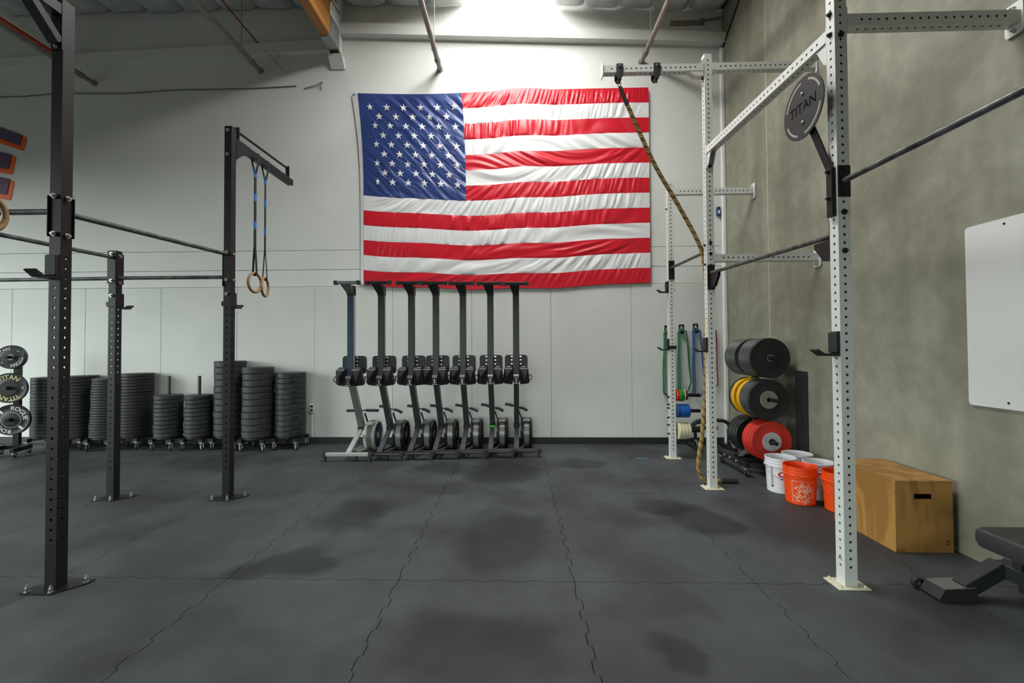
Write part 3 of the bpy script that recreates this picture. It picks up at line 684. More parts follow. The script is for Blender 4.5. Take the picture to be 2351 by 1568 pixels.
MB(O).cyl((r[0]+HB+.008, r[1], 2.266), (mP[0]-HB-.008, mP[1], 2.268), .019, 14).build('pull_up_bar', M_bb, brg)
MB(O).cyl((r[0]-HB, r[1], 2.262), (-6.9, 4.43, 2.25), .019, 14).build('pull_up_bar', M_bb, brg)
# arms: one from the middle post towards the wall, one from the front post towards the room
a = MB(O).box((mP[0]-.036, mP[1]+HB+.008, 3.662), (mP[0]+.036, 5.665, 3.738), .004).build('arm', M_black, brg)
MB(O).box((mP[0]-.036, mP[1]+HB, 3.49), (mP[0]+.036, mP[1]+HB+.008, 3.79)).build('end_plate', M_black, a)
for dx in (-.04, .032):
    MB(O).prism([(4.492, 3.735), (4.74, 3.735), (4.74, 3.655), (4.60, 3.60), (4.492, 3.51)], 0, .008, Matrix(((0, 0, 1, mP[0]+dx), (1, 0, 0, 0), (0, 1, 0, 0), (0, 0, 0, 1)))).build('gusset', M_black, a)
MB(O).box((mP[0]-.034, 4.535, 3.74), (mP[0]+.034, 4.55, 3.875), .002).build('bar_bracket', M_black, a)
MB(O).box((mP[0]-.02, 5.57, 3.738), (mP[0]+.03, 5.58, 3.885), .002).build('bar_bracket', M_black, a)
MB(O).cyl((mP[0], 4.55, 3.838), (mP[0], 5.57, 3.858), .014, 12).build('upper_bar', M_black, a)
a = MB(O).box((f[0]-.036, 1.30, 3.712), (f[0]+.036, f[1]-HB-.008, 3.788), .004).build('arm', M_black, brg)
MB(O).box((f[0]-.037, f[1]-HB-.008, 3.49), (f[0]+.037, f[1]-HB, 3.815)).build('end_plate', M_black, a)
m = MB(O).bar((f[0], f[1]-HB-.01, 3.535), (f[0], f[1]-HB-.19, 3.715), .070, .05, (1, 0, 0), .002).build('brace', M_black, a)
bolt((f[0]-.0, f[1]-HB-.008, 3.507), (0, -1, 0), a, M_bolt, .011, O)

# ------------------------------------------------------------------ J-cups
def jcup(x, y, h, z, ang, label, strap=False):       # hooked on the post face whose outward direction is ang (degrees from +x)
    t = thing('j_cup', label, 'j-cup', (x, y, z), math.radians(ang))
    mm = Matrix(((1, 0, 0, h), (0, 0, -1, 0), (0, 1, 0, 0), (0, 0, 0, 1)))     # built in local coordinates, post axis at the origin
    MB().prism([(.001, .155), (.012, .155), (.012, .012), (.095, .012), (.140, .042), (.150, .034), (.102, -.004), (.001, -.004)], -.036, .036, mm).build('hook', M_black, t)
    MB().box((h+.012, -.038, .018), (h+.028, .038, .150), .004).build('liner', M_blackb, t)
    if strap:
        for q in (-1, 1): MB().box((-h-.014, min(q*(h+.002), q*(h+.012)), .012), (h+.010, max(q*(h+.002), q*(h+.012)), .060)).build('strap', M_black, t)
        MB().box((-h-.014, -h-.002, .012), (-h-.004, h+.002, .060)).build('strap', M_black, t)
    else: MB().cyl((-h-.001, 0, .035), (-h-.016, 0, .035), .014, 10).build('pin', M_black, t)
    return t
jcup(2.117, 2.921, H2, 1.475, 180, 'black j-cup on the nearest white post')
jcup(2.100, 4.835, H2, 1.470, 180, 'black j-cup on the tall middle white post')
jcup(2.122, 6.102, H2, 1.475, 180, 'black j-cup low on the rear white post in front of green band', True)
jcup(2.122, 6.102, H2, 2.265, 180, 'black j-cup high on the rear white post beside the flag edge')
jcup(-2.982, 2.786, HB, 1.995, -90, 'large black j-cup on the front of the nearest black post')
jcup(-2.962, 4.447, HB, 1.955, 90, 'black j-cup on the black post below the hanging rings', True)
jcup(-4.147, 4.424, HB, 1.955, 90, 'black j-cup on the short black post behind', True)

# ------------------------------------------------------------------ gymnastic rings
def rings(x, y, zb, zr, yaw, label, x_off=0.0):
    t = thing('gymnastic_ring', label, 'gymnastic ring', (x, y, zr), group='gymnastic rings on the black rig'); O = tuple(t.location)
    R = .106; c = Vector((x+x_off, y, zr)); e = Vector((math.cos(yaw), math.sin(yaw), 0))
    MB(O).tube([c+e*(R*math.cos(a))+Vector((0, 0, R*math.sin(a))) for a in [2*PI*q/40 for q in range(40)]], .0155, 12, closed=True).build('ring', M_wood, t)
    zt = zr+R; s = MB(O); zj = zb-.13
    sd = Vector((-e.y, e.x, 0))
    def flat(pts, wd=.019): s.tube(pts, .0018, 6, wv=wd, ref=sd)
    # loop around the ring and up to the first wrap, then two legs over the beam
    n_ = c+sd*.0
    flat([c+sd*-.024+Vector((0, 0, R-.01)), c+sd*-.017+Vector((0, 0, R+.12)), c+sd*-.004+Vector((0, 0, R+.30)), Vector((x, y, zj))+sd*-.003])
    flat([c+sd*.024+Vector((0, 0, R-.01)), c+sd*.017+Vector((0, 0, R+.12)), c+sd*.004+Vector((0, 0, R+.32)), Vector((x, y, zj))+sd*.003])
    flat([c+sd*-.024+Vector((0, 0, R-.01)), c+Vector((0, 0, R-.0175)), c+sd*.024+Vector((0, 0, R-.01))])
    for k in (-1, 1):
        s.tube([(x+k*.005, y, zj-.02), (x+k*.038, y, zb-.005), (x+k*.0395, y, zb+.079), (x+k*.034, y, zb+.0795)], .003, 6, wv=.019, ref=(1, 0, 0))
    s.tube([(x-.038, y, zb+.0792), (x+.038, y, zb+.0792)], .0018, 6, wv=.014, ref=(0, 0, 1))
    s.build('strap', M_web, t)
    for z in (zj-.02, zj-.29, zr+R+.55):
        MB(O).box((-.009, -.017, -.045), (.009, .017, .045), .004, Matrix.Translation((x+x_off*.5*(zj-z), y, z)) @ Matrix.Rotation(yaw+PI/2, 4, 'Z')).build('tape_band', M_blue, t)
    return t
rings(-2.962, 4.885, 3.660, 2.272, math.radians(84), 'wooden gymnastic ring on black strap, left one of the hanging pair')
rings(-2.962, 5.085, 3.660, 2.250, math.radians(101), 'wooden gymnastic ring on black strap, right one of the hanging pair')
rings(-2.982, 2.365, 3.710, 2.315, math.radians(88), 'wooden gymnastic ring cut off by the left picture edge')

# ------------------------------------------------------------------ wall-ball target on the nearest white post
t = thing('wall_ball_target', 'round grey steel target plate on an arm of the nearest white post', 'target', (2.0, 3.085, 3.19)); O = tuple(t.location)
M_tgt = mat('grey_steel_plate', (.026, .027, .029), .55, var=.06, vscale=5, spec=.28); M_slot = mat('cut_slot', (.30, .30, .26), .7)
mm = Matrix(((0, 0, -1, 2.0), (-1, 0, 0, 3.085), (0, 1, 0, 3.19), (0, 0, 0, 1)))     # plate plane: right is -y, out is -x
d_ = MB(O).prism([(.212*math.cos(2*PI*i/56), .212*math.sin(2*PI*i/56)) for i in range(56)], -.003, .003, mm).build('disc', M_tgt, t)
vs, fs = text_geo('TITAN', .098, .012); MB(O).add(vs, fs, mm @ Matrix.Translation((.0, .005, .0035))).build('lettering', mat('cut_letter', (.004, .004, .004), .9, spec=.05), d_, smooth=False)
for a0, a1 in ((20, 70), (95, 165), (200, 250), (275, 345)):
    n = 14; A = [math.radians(a0+(a1-a0)*i/n) for i in range(n+1)]
    MB(O).prism([(.188*math.cos(a), .188*math.sin(a)) for a in A]+[(.174*math.cos(a), .174*math.sin(a)) for a in reversed(A)], .0005, .0035, mm).build('slot', M_slot, d_, smooth=False)
for zz in (-.10, .10): MB(O).sphere((1.994, 3.085, 3.19+zz), .013, 12, (.6, 1, 1)).build('rivet', mat('bare_steel', (.3, .3, .3), .35, metal=.6), d_)
arm = MB(O).box((2.050, 2.895, 2.38), (2.077, 2.947, 2.70), .002).build('bracket', M_black, t)
MB(O).bar((2.060, 2.925, 2.695), (2.012, 3.075, 3.14), .012, .05, (1, 0, 0)).build('arm', M_black, t)
for z in (2.675, 2.50): bolt((2.050, 2.921, z), (-1, 0, 0), arm, M_dbolt, .012, O, .02)

# ------------------------------------------------------------------ climbing rope
rp = thing('climbing_rope', 'thick tan twisted climbing rope slung from the white outrigger to the floor', 'rope', (2.1, 4.96, 0)); O = tuple(rp.location)
ctl = [(1.158, 4.83, 4.395), (1.195, 4.84, 4.29), (1.52, 4.885, 3.585), (1.80, 4.91, 3.10), (2.02, 4.925, 2.69), (2.085, 4.93, 2.45), (2.105, 4.93, 2.1), (2.095, 4.93, 1.6), (2.085, 4.945, 1.02), (2.045, 4.95, .54), (2.008, 4.95, .30), (2.014, 4.96, .13), (2.085, 4.98, .045), (2.25, 5.0, .0255), (2.46, 5.0, .0255)]
def spline(c, n=12):
    c = [Vector(p) for p in c]; out = []
    for i in range(len(c)-1):
        p0, p1, p2, p3 = c[max(0, i-1)], c[i], c[i+1], c[min(len(c)-1, i+2)]
        for k in range(n):
            t = k/n; out.append(.5*((2*p1)+(p2-p0)*t+(2*p0-5*p1+4*p2-p3)*t*t+(3*p1-p0-3*p2+p3)*t**3))
    return out+[c[-1]]
def resample(pts, st):
    out = [pts[0]]; acc = 0
    for a, b in zip(pts, pts[1:]):
        L = (b-a).length; d = st-acc
        while d <= L: out.append(a.lerp(b, d/L)); d += st
        acc = (acc+L) % st
    return out
path = resample(spline(ctl), .012)
M_rope = mat('manila_rope', '#a5854e', .8, var=.2, vscale=30, bump=.4, bscale=260); M_rope2 = mat('manila_rope_dark', '#6e5a30', .85, var=.2, vscale=30, bump=.4, bscale=260)
cutA = 18; cutB = len(path)-14
body = path[cutA:cutB]
for s_ in range(3):
    u = None; pts = []
    for i, p in enumerate(body):
        d = ((body[min(i+1, len(body)-1)])-(body[max(i-1, 0)])).normalized()
        if u is None: u = frame(d)[1]
        u = (u-d*u.dot(d)).normalized(); v = d.cross(u); a = 2*PI*s_/3 - i*.012/.09*2*PI
        pts.append(p+u*(.0118*math.cos(a))+v*(.0118*math.sin(a)))
    MB(O).tube(pts, .0128, 7).build('strand', M_rope if s_ else M_rope2, rp)
MB(O).tube(path[:cutA+2], [.021]*2+[.0225]*(cutA), 12).build('end_sleeve', M_blackb, rp)
MB(O).tube(path[cutB-2:], .0245, 12).build('end_whipping', M_blackb, rp)
MB(O).tube([(1.145+.016*math.cos(a), 4.826, 4.418+.03*math.sin(a)) for a in [2*PI*q/16 for q in range(16)]], .0045, 6, closed=True).build('carabiner', M_dbolt, rp)

# ------------------------------------------------------------------ resistance bands on wall hooks
def band(x, z, L, wd, m, hl, bl, lean=0., loops=1):
    t = thing('band_hook', hl, 'hook', (x, WY-.013, z), group='band hooks on the back wall'); O = tuple(t.location)
    MB(O).box((x-.042, WY-.020, z-.01), (x+.042, WY-.0125, z+.13), .006).build('back_plate', M_black, t)
    MB(O).tube([(x, WY-.018, z), (x, WY-.09, z), (x, WY-.10, z+.02)], .018, 10).build('peg', M_black, t)
    vs, fs = text_geo('A', .085, .004); MB(O).add(vs, fs, Matrix(((1, 0, 0, x), (0, 0, -1, WY-.0207), (0, 1, 0, z+.075), (0, 0, 0, 1)))).build('emblem', M_trimw, t, smooth=False)
    b = thing('resistance_band', bl, 'resistance band', (x, WY-.06, z)); O = tuple(b.location)
    for q in range(loops):
        y = WY-.050-.024*q; h = wd/2-.017*q; pts = []
        for i in range(11): a = PI*i/10; pts.append((x+h*.75*math.cos(a), y, z+.010+.020*math.sin(a)))
        for i in range(1, 12): f = i/12; pts.append((x-h*(.75+.25*f)+lean*f*.3+.006*math.sin(f*7+q), y+.006*math.sin(f*5+q), z-L*(f)*(.97-.02*q)))
        for i in range(11): a = PI+PI*i/10; pts.append((x+h*1.0*math.cos(a)+lean*.3, y, z-L+.0+.05*math.sin(a)*1.2))
        for i in range(1, 12): f = 1-i/12; pts.append((x+h*(.75+.25*f)+lean*f+.006*math.sin(f*6+q), y+.006*math.sin(f*5+q), z-L*(f)*.97))
        MB(O).tube(pts, .0105, 8, closed=True, wv=.0105, ref=None).build('loop', m, b)
M_gb = mat('green_latex', '#1f6b3d', .5, var=.15, vscale=5); M_bb2 = mat('blue_latex', '#1f4f86', .5, var=.15, vscale=5); M_rb = mat('red_latex', '#7c2430', .5)
band(2.352, 1.72, .90, .16, M_gb, 'black band hook partly behind the rear white post', 'dark green resistance band partly behind the rear white post', 0, 2)
band(2.573, 1.735, .86, .17, M_gb, 'black band hook above the green band in the open', 'green resistance band hanging in the open between white posts', .05, 2)
band(2.790, 1.745, .94, .15, M_bb2, 'black band hook above the blue band', 'blue resistance band hanging left of the middle white post', .06, 2)
band(3.03, 1.745, .80, .16, M_rb, 'black band hook hidden behind the middle white post', 'dark red resistance band mostly hidden behind the middle white post', 0, 1)

# ------------------------------------------------------------------ plates
M_plate = [mat('black_plate_rubber', (.017, .0185, .019), .5, var=.2, vscale=7, bump=.03, bscale=120, spec=.4), mat('grey_worn_rubber', (.026, .029, .030), .55, var=.2, vscale=9, bump=.03, bscale=120, spec=.4),
           mat('dusty_plate_rubber', (.012, .014, .016), .45, var=.5, vscale=12, col2=(.034, .041, .044), bump=.03, bscale=120, spec=.4)]
M_steelh = mat('hub_steel', (.33, .33, .33), .35, metal=.7)
PM = {}
def plate_mesh(r, t, axis, key, lip=.0, hole=.027, n=48, ch=.006):
    k = (r, t, axis, lip, hole)
    if k not in PM:
        pr = [(hole, 0), (r*.52, 0), (r*.56, lip), (r*.86, lip), (r*.89, 0), (r-ch, 0), (r, ch), (r, t-ch), (r-ch, t), (r*.89, t), (r*.86, t-lip), (r*.56, t-lip), (r*.52, t), (hole, t), (hole, 0)]
        PM[k] = (pr, axis)
    return PM[k]
ME = {}
def plate(name, label, loc, axis, r, t, m, lip=.004, hole=.027, group=None, rot=0., cat='weight plate', hub=True, n=48):
    k = (r, round(t, 4), tuple(axis), m.name, lip, hole, hub)
    if k not in ME:
        b = MB(); ch = min(.0065, t*.17); lip = min(lip, t*.3)
        b.lathe([(hole, 0), (r*.50, 0), (r*.54, lip), (r*.86, lip), (r*.90, 0), (r-ch, 0), (r, ch), (r, t-ch), (r-ch, t), (r*.90, t), (r*.86, t-lip), (r*.54, t-lip), (r*.50, t), (hole, t), (hole, 0)], axis=axis, n=n)
        o = b.build(name, m, angle=24); hm = None
        if hub:
            h = MB().lathe([(hole-.001, -.0005), (hole+.014, -.0005), (hole+.014, t+.0005), (hole-.001, t+.0005), (hole-.001, -.0005)], axis=axis, n=24)
            hm = h.build('hub', M_steelh)
        ME[k] = (o.data, hm.data if hm else None)
        bpy.data.objects.remove(o)
        if hm: bpy.data.objects.remove(hm)
    o = bpy.data.objects.new(name, ME[k][0]); COL.objects.link(o); o.location = loc; tag(o, label, cat, group)
    if rot: o.rotation_euler = tuple(rot*a for a in axis)
    if ME[k][1]:
        h = bpy.data.objects.new('hub', ME[k][1]); COL.objects.link(h); h.parent = o
    return o
ORD = ['topmost', 'second from the top', 'third from the top', 'fourth from the top', 'fifth from the top', 'sixth from the top', 'seventh from the top', 'eighth from the top', 'ninth from the top', 'tenth from the top', 'eleventh from the top',
       'twelfth from the top', 'thirteenth from the top', 'fourteenth from the top', 'fifteenth from the top', 'sixteenth from the top', 'seventeenth from the top', 'eighteenth from the top', 'nineteenth from the top', 'twentieth from the top', 'twenty-first from the top', 'lowest']
# casters and dollies
def caster(b_org, x, y, ztop, par, rw=.043, ang=0.):
    d = Vector((math.cos(ang), math.sin(ang), 0)); s_ = Vector((-d.y, d.x, 0)); c = Vector((x, y, 0))+d*.028; c.z = rw
    k = MB(b_org).box((x-.032, y-.032, ztop-.012), (x+.032, y+.032, ztop), .003).cyl((x, y, ztop-.03), (x, y, ztop-.012), .02, 12)
    for q in (-1, 1): k.bar(Vector((x, y, ztop-.03))+s_*q*.019, c+s_*q*.019, .034, .004, d)
    k = k.build('caster', M_galv, par)
    MB(b_org).lathe([(0, -.014), (rw*.8, -.014), (rw, -.009), (rw, .009), (rw*.8, .014), (0, .014)], c, s_, 20).build('wheel', M_blackb, k)
    MB(b_org).lathe([(0, -.0165), (rw*.5, -.0165), (rw*.5, .0165), (0, .0165)], c, s_, 12).build('wheel_hub', mat('pale_wheel', (.42, .43, .42), .4), k)
def dolly(x, y, r, z, label, pole=None):
    t = thing('plate_dolly', label, 'plate dolly', (x, y, 0), group='plate dollies along the back wall'); O = tuple(t.location)
    MB(O).lathe([(0, z-.03), (r*.9, z-.03), (r*.9, z-.0008), (0, z-.0008)], (x, y, 0), n=32).build('deck', M_black, t)
    a = r*.76
    for sx in (-1, 1):
        for sy in (-1, 1):
            px_, py_ = x+sx*a, y+sy*a
            MB(O).box((px_-.035, py_-.035, z-.075), (px_+.035, py_+.035, z-.03), .004).bar((x, y, z-.045), (px_, py_, z-.045), .04, .03).build('caster_arm', M_black, t)
            caster(O, px_, py_, z-.075, t, .042, -.9+.5*noise.noise(Vector((px_*9, py_*9, 0))))
    if pole: MB(O).cyl((x, y, z), (x, y, pole), .0225, 16).build('center_pole', mat('rusty_pole', (.07, .06, .05), .5, metal=.3), t)
Z0 = .197
STK = [('at far left beside the plate tree', -7.268, 6.66, .215, 18, 1.093, 2, 0), ('half hidden behind the nearest black post', -6.814, 6.705, .215, 19, 1.11, 0, 0), ('leaning behind the short black post', -6.273, 6.60, .215, 22, 1.082, 1, .035),
       ('right of the short black post', -5.937, 6.705, .215, 20, 1.145, 0, .03), ('left short stack with a pole', -5.340, 6.62, .187, 10, .820, 1, 0), ('right short stack with a pole', -4.880, 6.64, .187, 10, .816, 1, 0),
       ('tallest stack behind the black post with rings', -4.433, 6.695, .219, 12, 1.334, 1, .012), ('second stack from the row of rowing machines', -3.935, 6.60, .219, 11, 1.243, 1, .012), ('stack nearest the rowing machines', -3.485, 6.695, .219, 12, 1.153, 2, 0)]
for si, (nm, x, y, r, n, zt, mi, lean) in enumerate(STK):
    th = (zt-Z0)/n; rr = random.Random(40+si); gap = .0008
    dolly(x, y, r, Z0, 'low black wheeled dolly under the plate stack: '+nm, 1.105 if si in (4, 5) else None)
    for k in range(n):
        f = k/(n-1); o_ = ORD[n-1-k] if k else 'lowest'
        j = .006 if mi != 2 else .002
        if si in (7,) and k == n-1: j = .012
        plate('bumper_plate', '%s black plate of the %s' % (o_, nm if 'stack' in nm else 'stack '+nm), (x+lean*(f-.3)+rr.uniform(-j, j), y+rr.uniform(-j, j)*.5, Z0+k*th+gap/2), (0, 0, 1), r, th-gap-(.0035 if mi == 1 else .0008), M_plate[mi],
              .0, .03, 'black plates in the stacks along the back wall', rot=rr.uniform(0, 6), hub=False, n=40)

# ------------------------------------------------------------------ three-tier plate tree on the right
XR = 2.945; YU = 5.53
pt = thing('plate_tree', 'black three-tier plate tree on wheels against the concrete wall', 'plate rack', (2.95, 5.53, 0)); O = tuple(pt.location)
MB(O).box((XR-.035, YU-.028, .17), (XR+.035, YU+.028, 1.40), .003).build('upright', M_black, pt)
TZ = (1.386, .901, .413); TX = (2.948, 2.925, 2.952)
for z in TZ: MB(O).cyl((XR, 5.10, z), (XR, 5.95, z), .0235, 18).build('peg', M_dbolt, pt)
for x in (2.665, 3.16):
    rl = MB(O).box((x-.03, 5.20, .115), (x+.03, 5.90, .172), .004).build('base_rail', M_black, pt)
    for yy in (5.24, 5.86): caster(O, x, yy, .115, pt, .046, .6)
    for yy in (5.40, 5.56, 5.70): bolt((x-.03, yy, .145), (-1, 0, 0), rl, M_bolt, .012, O)
for yy in (5.42, 5.64): MB(O).box((2.695, yy-.03, .118), (3.13, yy+.03, .168), .003).build('cross_rail', M_black, pt)
MB(O).prism([(2.72, 0), (2.98, .26), (2.98, .2), (2.78, 0)], YU-.004, YU+.004, Matrix(((1, 0, 0, 0), (0, 0, 1, 0), (0, 1, 0, .168), (0, 0, 0, 1)))).build('gusset', M_galv, pt)
M_pb = mat('plate_black', (.012, .013, .014), .38, bump=.06, bscale=90); M_yel = mat('plate_yellow', '#e0a800', .45); M_redp = mat('plate_red', (.60, .028, .016), .42); M_wd = mat('white_hub_disc', '#b9bcc0', .45, var=.1, vscale=9); M_gd = mat('grey_hub_disc', '#86887c', .5)
M_pg = mat('plate_grey_edge', (.062, .064, .063), .40, var=.3, vscale=20)
AX = (0, 1, 0); RP = .234
def run(y0, th, n, x, z, m, lab, grp, first_m=None, r=RP):
    for k in range(n):
        plate('bumper_plate', lab % (('frontmost' if k == 0 else 'rearmost' if k == n-1 else ['', 'second', 'third', 'fourth', 'fifth', 'sixth', 'seventh', 'eighth', 'ninth', 'tenth'][k])), (x, y0+k*th, z), AX, r, th-.0012, (first_m if k == 0 and first_m else m), .003, .027, grp, hub=False)
G_ = 'bumper plates on the right plate tree'
run(5.205, .031, 9, TX[0], TZ[0], M_pg, '%s black plate of the front set on the top tier', G_, M_pb)
run(5.58, .026, 10, TX[0], TZ[0], M_pg, '%s black plate of the rear set on the top tier', G_)
run(5.205, .036, 6, TX[1], TZ[1], M_pg, '%s black plate of the front set on the middle tier', G_, M_pb)
run(5.44, .062, 1, TX[1], TZ[1], M_yel, 'front yellow plate on the middle tier%.0s', G_)
run(5.57, .062, 1, TX[1], TZ[1], M_yel, 'rear yellow plate on the middle tier%.0s', G_)
run(5.64, .05, 1, TX[1], TZ[1], M_pb, 'single black plate behind the yellow plates on the middle tier%.0s', G_)
run(5.205, .075, 3, TX[2], TZ[2], M_redp, '%s red plate on the bottom tier', G_)
run(5.57, .075, 3, TX[2], TZ[2], M_pb, '%s black plate behind the upright on the bottom tier', G_)
# hub discs belong to the front plates
def front_plate(match): return [o for o in bpy.data.objects if o.get('label') == match][0]
p = front_plate('frontmost black plate of the front set on the top tier')
MB().lathe([(.030, 0), (.040, 0), (.040, .004), (.030, .004), (.030, 0)], (0, -.004, 0), AX, 24).build('hub_ring', M_steelh, p)
MB().lathe([(.108, 0), (.114, .0), (.114, .003), (.108, .003), (.108, 0)], (0, -.0025, 0), AX, 40).build('raised_ring', M_pb, p)
p = front_plate('frontmost black plate of the front set on the middle tier')
MB().lathe([(.026, 0), (.100, 0), (.104, .003), (.104, .006), (.026, .006), (.026, 0)], (0, -.004, 0), AX, 40).build('hub_disc', M_gd, p)
p = front_plate('frontmost red plate on the bottom tier')
MB().lathe([(.026, 0), (.106, 0), (.110, .003), (.110, .006), (.026, .006), (.026, 0)], (0, -.004, 0), AX, 40).build('hub_disc', M_wd, p)
MB().lathe([(.026, 0), (.038, 0), (.038, .006), (.026, .006), (.026, 0)], (0, -.010, 0), AX, 24).build('hub_ring', M_dbolt, p)
tag(setorg(MB((3.25, 5.13, 0)).box((3.242, 5.04, 0), (3.262, 5.235, 1.238), .003).build('dark_slab', M_blackb), (3.25, 5.13, 0)), 'narrow black slab standing upright behind the plate tree', 'mat')  # thin dark slab upright against the concrete wall

# ------------------------------------------------------------------ plate tree at the far left, plates with lettering
lt = thing('plate_tree', 'black plate tree at the left picture edge holding lettered plates', 'plate rack', (-7.36, 6.39, 0)); O = tuple(lt.location)
YW = math.radians(18); ax = Vector((-math.sin(YW)*-1, -math.cos(YW), 0)); ax = Vector((math.sin(YW), -math.cos(YW), 0)); rt = Vector((math.cos(YW), math.sin(YW), 0)); UP = Vector((0, 0, 1))
LP = [(Vector((-7.309, 6.15, 1.415)), .168, .024), (Vector((-7.324, 6.15, .970)), .216, .030), (Vector((-7.285, 6.15, .513)), .222, .040)]
base = LP[0][0]-ax*.15; ub = Vector((base.x, base.y, 0))
MB(O).bar((ub.x, ub.y, .12), (ub.x, ub.y, 1.45), .075, .06, rt, .003).build('upright', M_black, lt)
for c, r, t_ in LP: MB(O).cyl(Vector((ub.x, ub.y, c.z)), c+ax*.08, .0235, 16).build('peg', M_dbolt, lt)
for s_ in (-1, 1):
    q = ub+rt*.16*s_; MB(O).bar(q+ax*.0+UP*.10, q+ax*.36+UP*.10, .06, .05, UP, .003).build('base_rail', M_black, lt)
    for e in (.04, .32):
        w_ = q+ax*e; caster(O, w_.x, w_.y, .075, lt, .034, 2.0)
MB(O).bar(ub-rt*.16+UP*.10, ub+rt*.16+UP*.10, .06, .05, UP, .003).build('cross_rail', M_black, lt)
M_let = mat('plate_lettering', (.62, .66, .60), .5); M_letg = mat('gold_lettering', '#c9c58e', .5)
for i, (c, r, t_) in enumerate(LP):
    nm = ['small lettered plate on the top peg of the left plate tree', 'plate with gold lettering on the middle peg of the left plate tree', 'plate with pale lettering on the bottom peg of the left plate tree'][i]
    A = tuple(-ax)
    p = plate('bumper_plate', nm, tuple(c), A, r, t_, M_pb, .003 if i else .001, .027, 'bumper plates on the left plate tree', hub=(i == 0))
    for k, (tt, rr_) in enumerate(((.03, r*.86),) if i else ((.035, .172),)):
        plate('bumper_plate', ['dark larger plate behind the small top plate', 'blank plate behind the gold lettered plate', 'blank plate behind the pale lettered bottom plate'][i]+('' if k == 0 else ', against the upright'), tuple(c-ax*(t_+.002+k*.052)), A, rr_, tt, M_pg, .002, .027, 'bumper plates on the left plate tree', hub=False)
    f_ = ax*.0012; b = MB(); lm = M_letg if i == 1 else M_let; sz = (.064, .088, .080)[i]; R_ = r*(.72 if i < 2 else .74)
    w1 = 'TITAN' if i < 2 else 'ROGUE'
    angs = ((135, 315), (90, 270), (45, 225))[i]
    for an in angs:
        b = MB(); arc_text(b, w1, sz, R_, math.radians(an), f_, rt, UP, .022); b.build('lettering', lm, p, smooth=False)
    b = MB()
    if i < 2:
        arc_text(b, ('10', '25')[i], sz*.5, R_, math.radians((222, 0)[i]), f_, rt, UP, .01); arc_text(b, ('LB', '25')[i], sz*.42, R_, math.radians((45, 180)[i]), f_, rt, UP, .01)
    else:
        for a in (135, 315):
            a = math.radians(a); cc = f_+rt*(R_*math.cos(a))+UP*(R_*math.sin(a)); d = rt*math.cos(a)+UP*math.sin(a); e = ax.cross(d)
            b.add([cc+d*u_*.034+e*v_*.016 for u_, v_ in ((-1, -1), (1, -1), (1, 1), (-1, 1))], [(0, 1, 2, 3)])
    b.build('weight_mark', M_let, p, smooth=False)
    if i == 1: MB().lathe([(.027, 0), (.105, 0), (.108, -.003), (.108, -.006), (.027, -.006), (.027, 0)], tuple(ax*.002), tuple(ax), 40).build('hub_disc', M_pb, p)
    if i == 2: MB().lathe([(.110, 0), (.114, 0), (.114, -.003), (.110, -.003), (.110, 0)], tuple(ax*.002), tuple(ax), 40).build('raised_ring', M_let, p)

# small plates on the pegs of the rear white post
AXX = (1, 0, 0); G_ = 'small plates on the pegs of the rear white post'; rx = 2.122+H2+.009
def small(x0, t_, r, z, m, lab): plate('change_plate', lab, (x0, 6.102, z), AXX, r, t_-.001, m, .002, .0255, G_, hub=False, n=32)
M_g = mat('plate_green', '#0f7a1c', .45); M_b = mat('plate_blue', '#0f55a6', .42); M_cr = mat('plate_cream', '#cfcaa8', .5)
small(rx, .040, .078, .857, M_redp, 'small red plate next to the post on the top peg'); small(rx+.040, .060, .084, .857, M_g, 'small bright green plate on the top peg of the post'); small(rx+.100, .018, .078, .857, M_cr, 'thin white plate on the top peg of the post')
small(rx+.118, .016, .064, .857, M_pb, 'thin black plate on the top peg of the post'); small(rx+.134, .018, .066, .857, mat('plate_maroon', '#7a1f2c', .5), 'thin dark red plate outermost on the top peg')
small(rx, .050, .092, .643, mat('plate_dblue', '#0d3f7c', .45), 'dark blue plate next to the post on the middle peg'); small(rx+.050, .125, .092, .643, M_b, 'thick blue plate outermost on the middle peg')
for k in range(4): small(rx+.012+k*.042, .041, .116-.002*k, .372, M_cr, ('inner', 'second', 'third', 'outermost')[k]+' cream plate on the lowest peg of the post')

# ------------------------------------------------------------------ steel frame in the corner
sf = thing('steel_sled', 'low black steel sled frame with curved handle tube in the back right corner', 'sled', (2.88, 6.6, 0)); O = tuple(sf.location)
for x in (2.635, 3.13):
    MB(O).box((x-.03, 6.42, 0), (x+.03, 6.87, .055), .006).build('runner', M_black, sf)
    MB(O).box((x-.02, 6.60, .055), (x+.02, 6.64, .30), .003).build('upright', M_black, sf)
    MB(O).bar((x, 6.46, .055), (x, 6.60, .14), .03, .012, (1, 0, 0)).build('brace', M_galv, sf)
MB(O).tube(spline([(2.56, 6.60, .315), (2.80, 6.60, .315), (2.95, 6.60, .315)], 6), .026, 12).build('push_tube', M_blackb, sf)
MB(O).tube(spline([(2.60, 6.70, .24), (2.62, 6.70, .33), (2.70, 6.70, .395), (2.85, 6.70, .41), (3.0, 6.70, .41), (3.12, 6.70, .39), (3.19, 6.70, .30), (3.20, 6.70, .08)], 8), .026, 12).build('handle_tube', M_blackb, sf)
MB(O).tube(spline([(2.60, 6.62, .30), (2.64, 6.62, .37), (2.74, 6.62, .39), (2.9, 6.62, .39)], 6), .016, 10).build('handle_tube', M_black, sf)

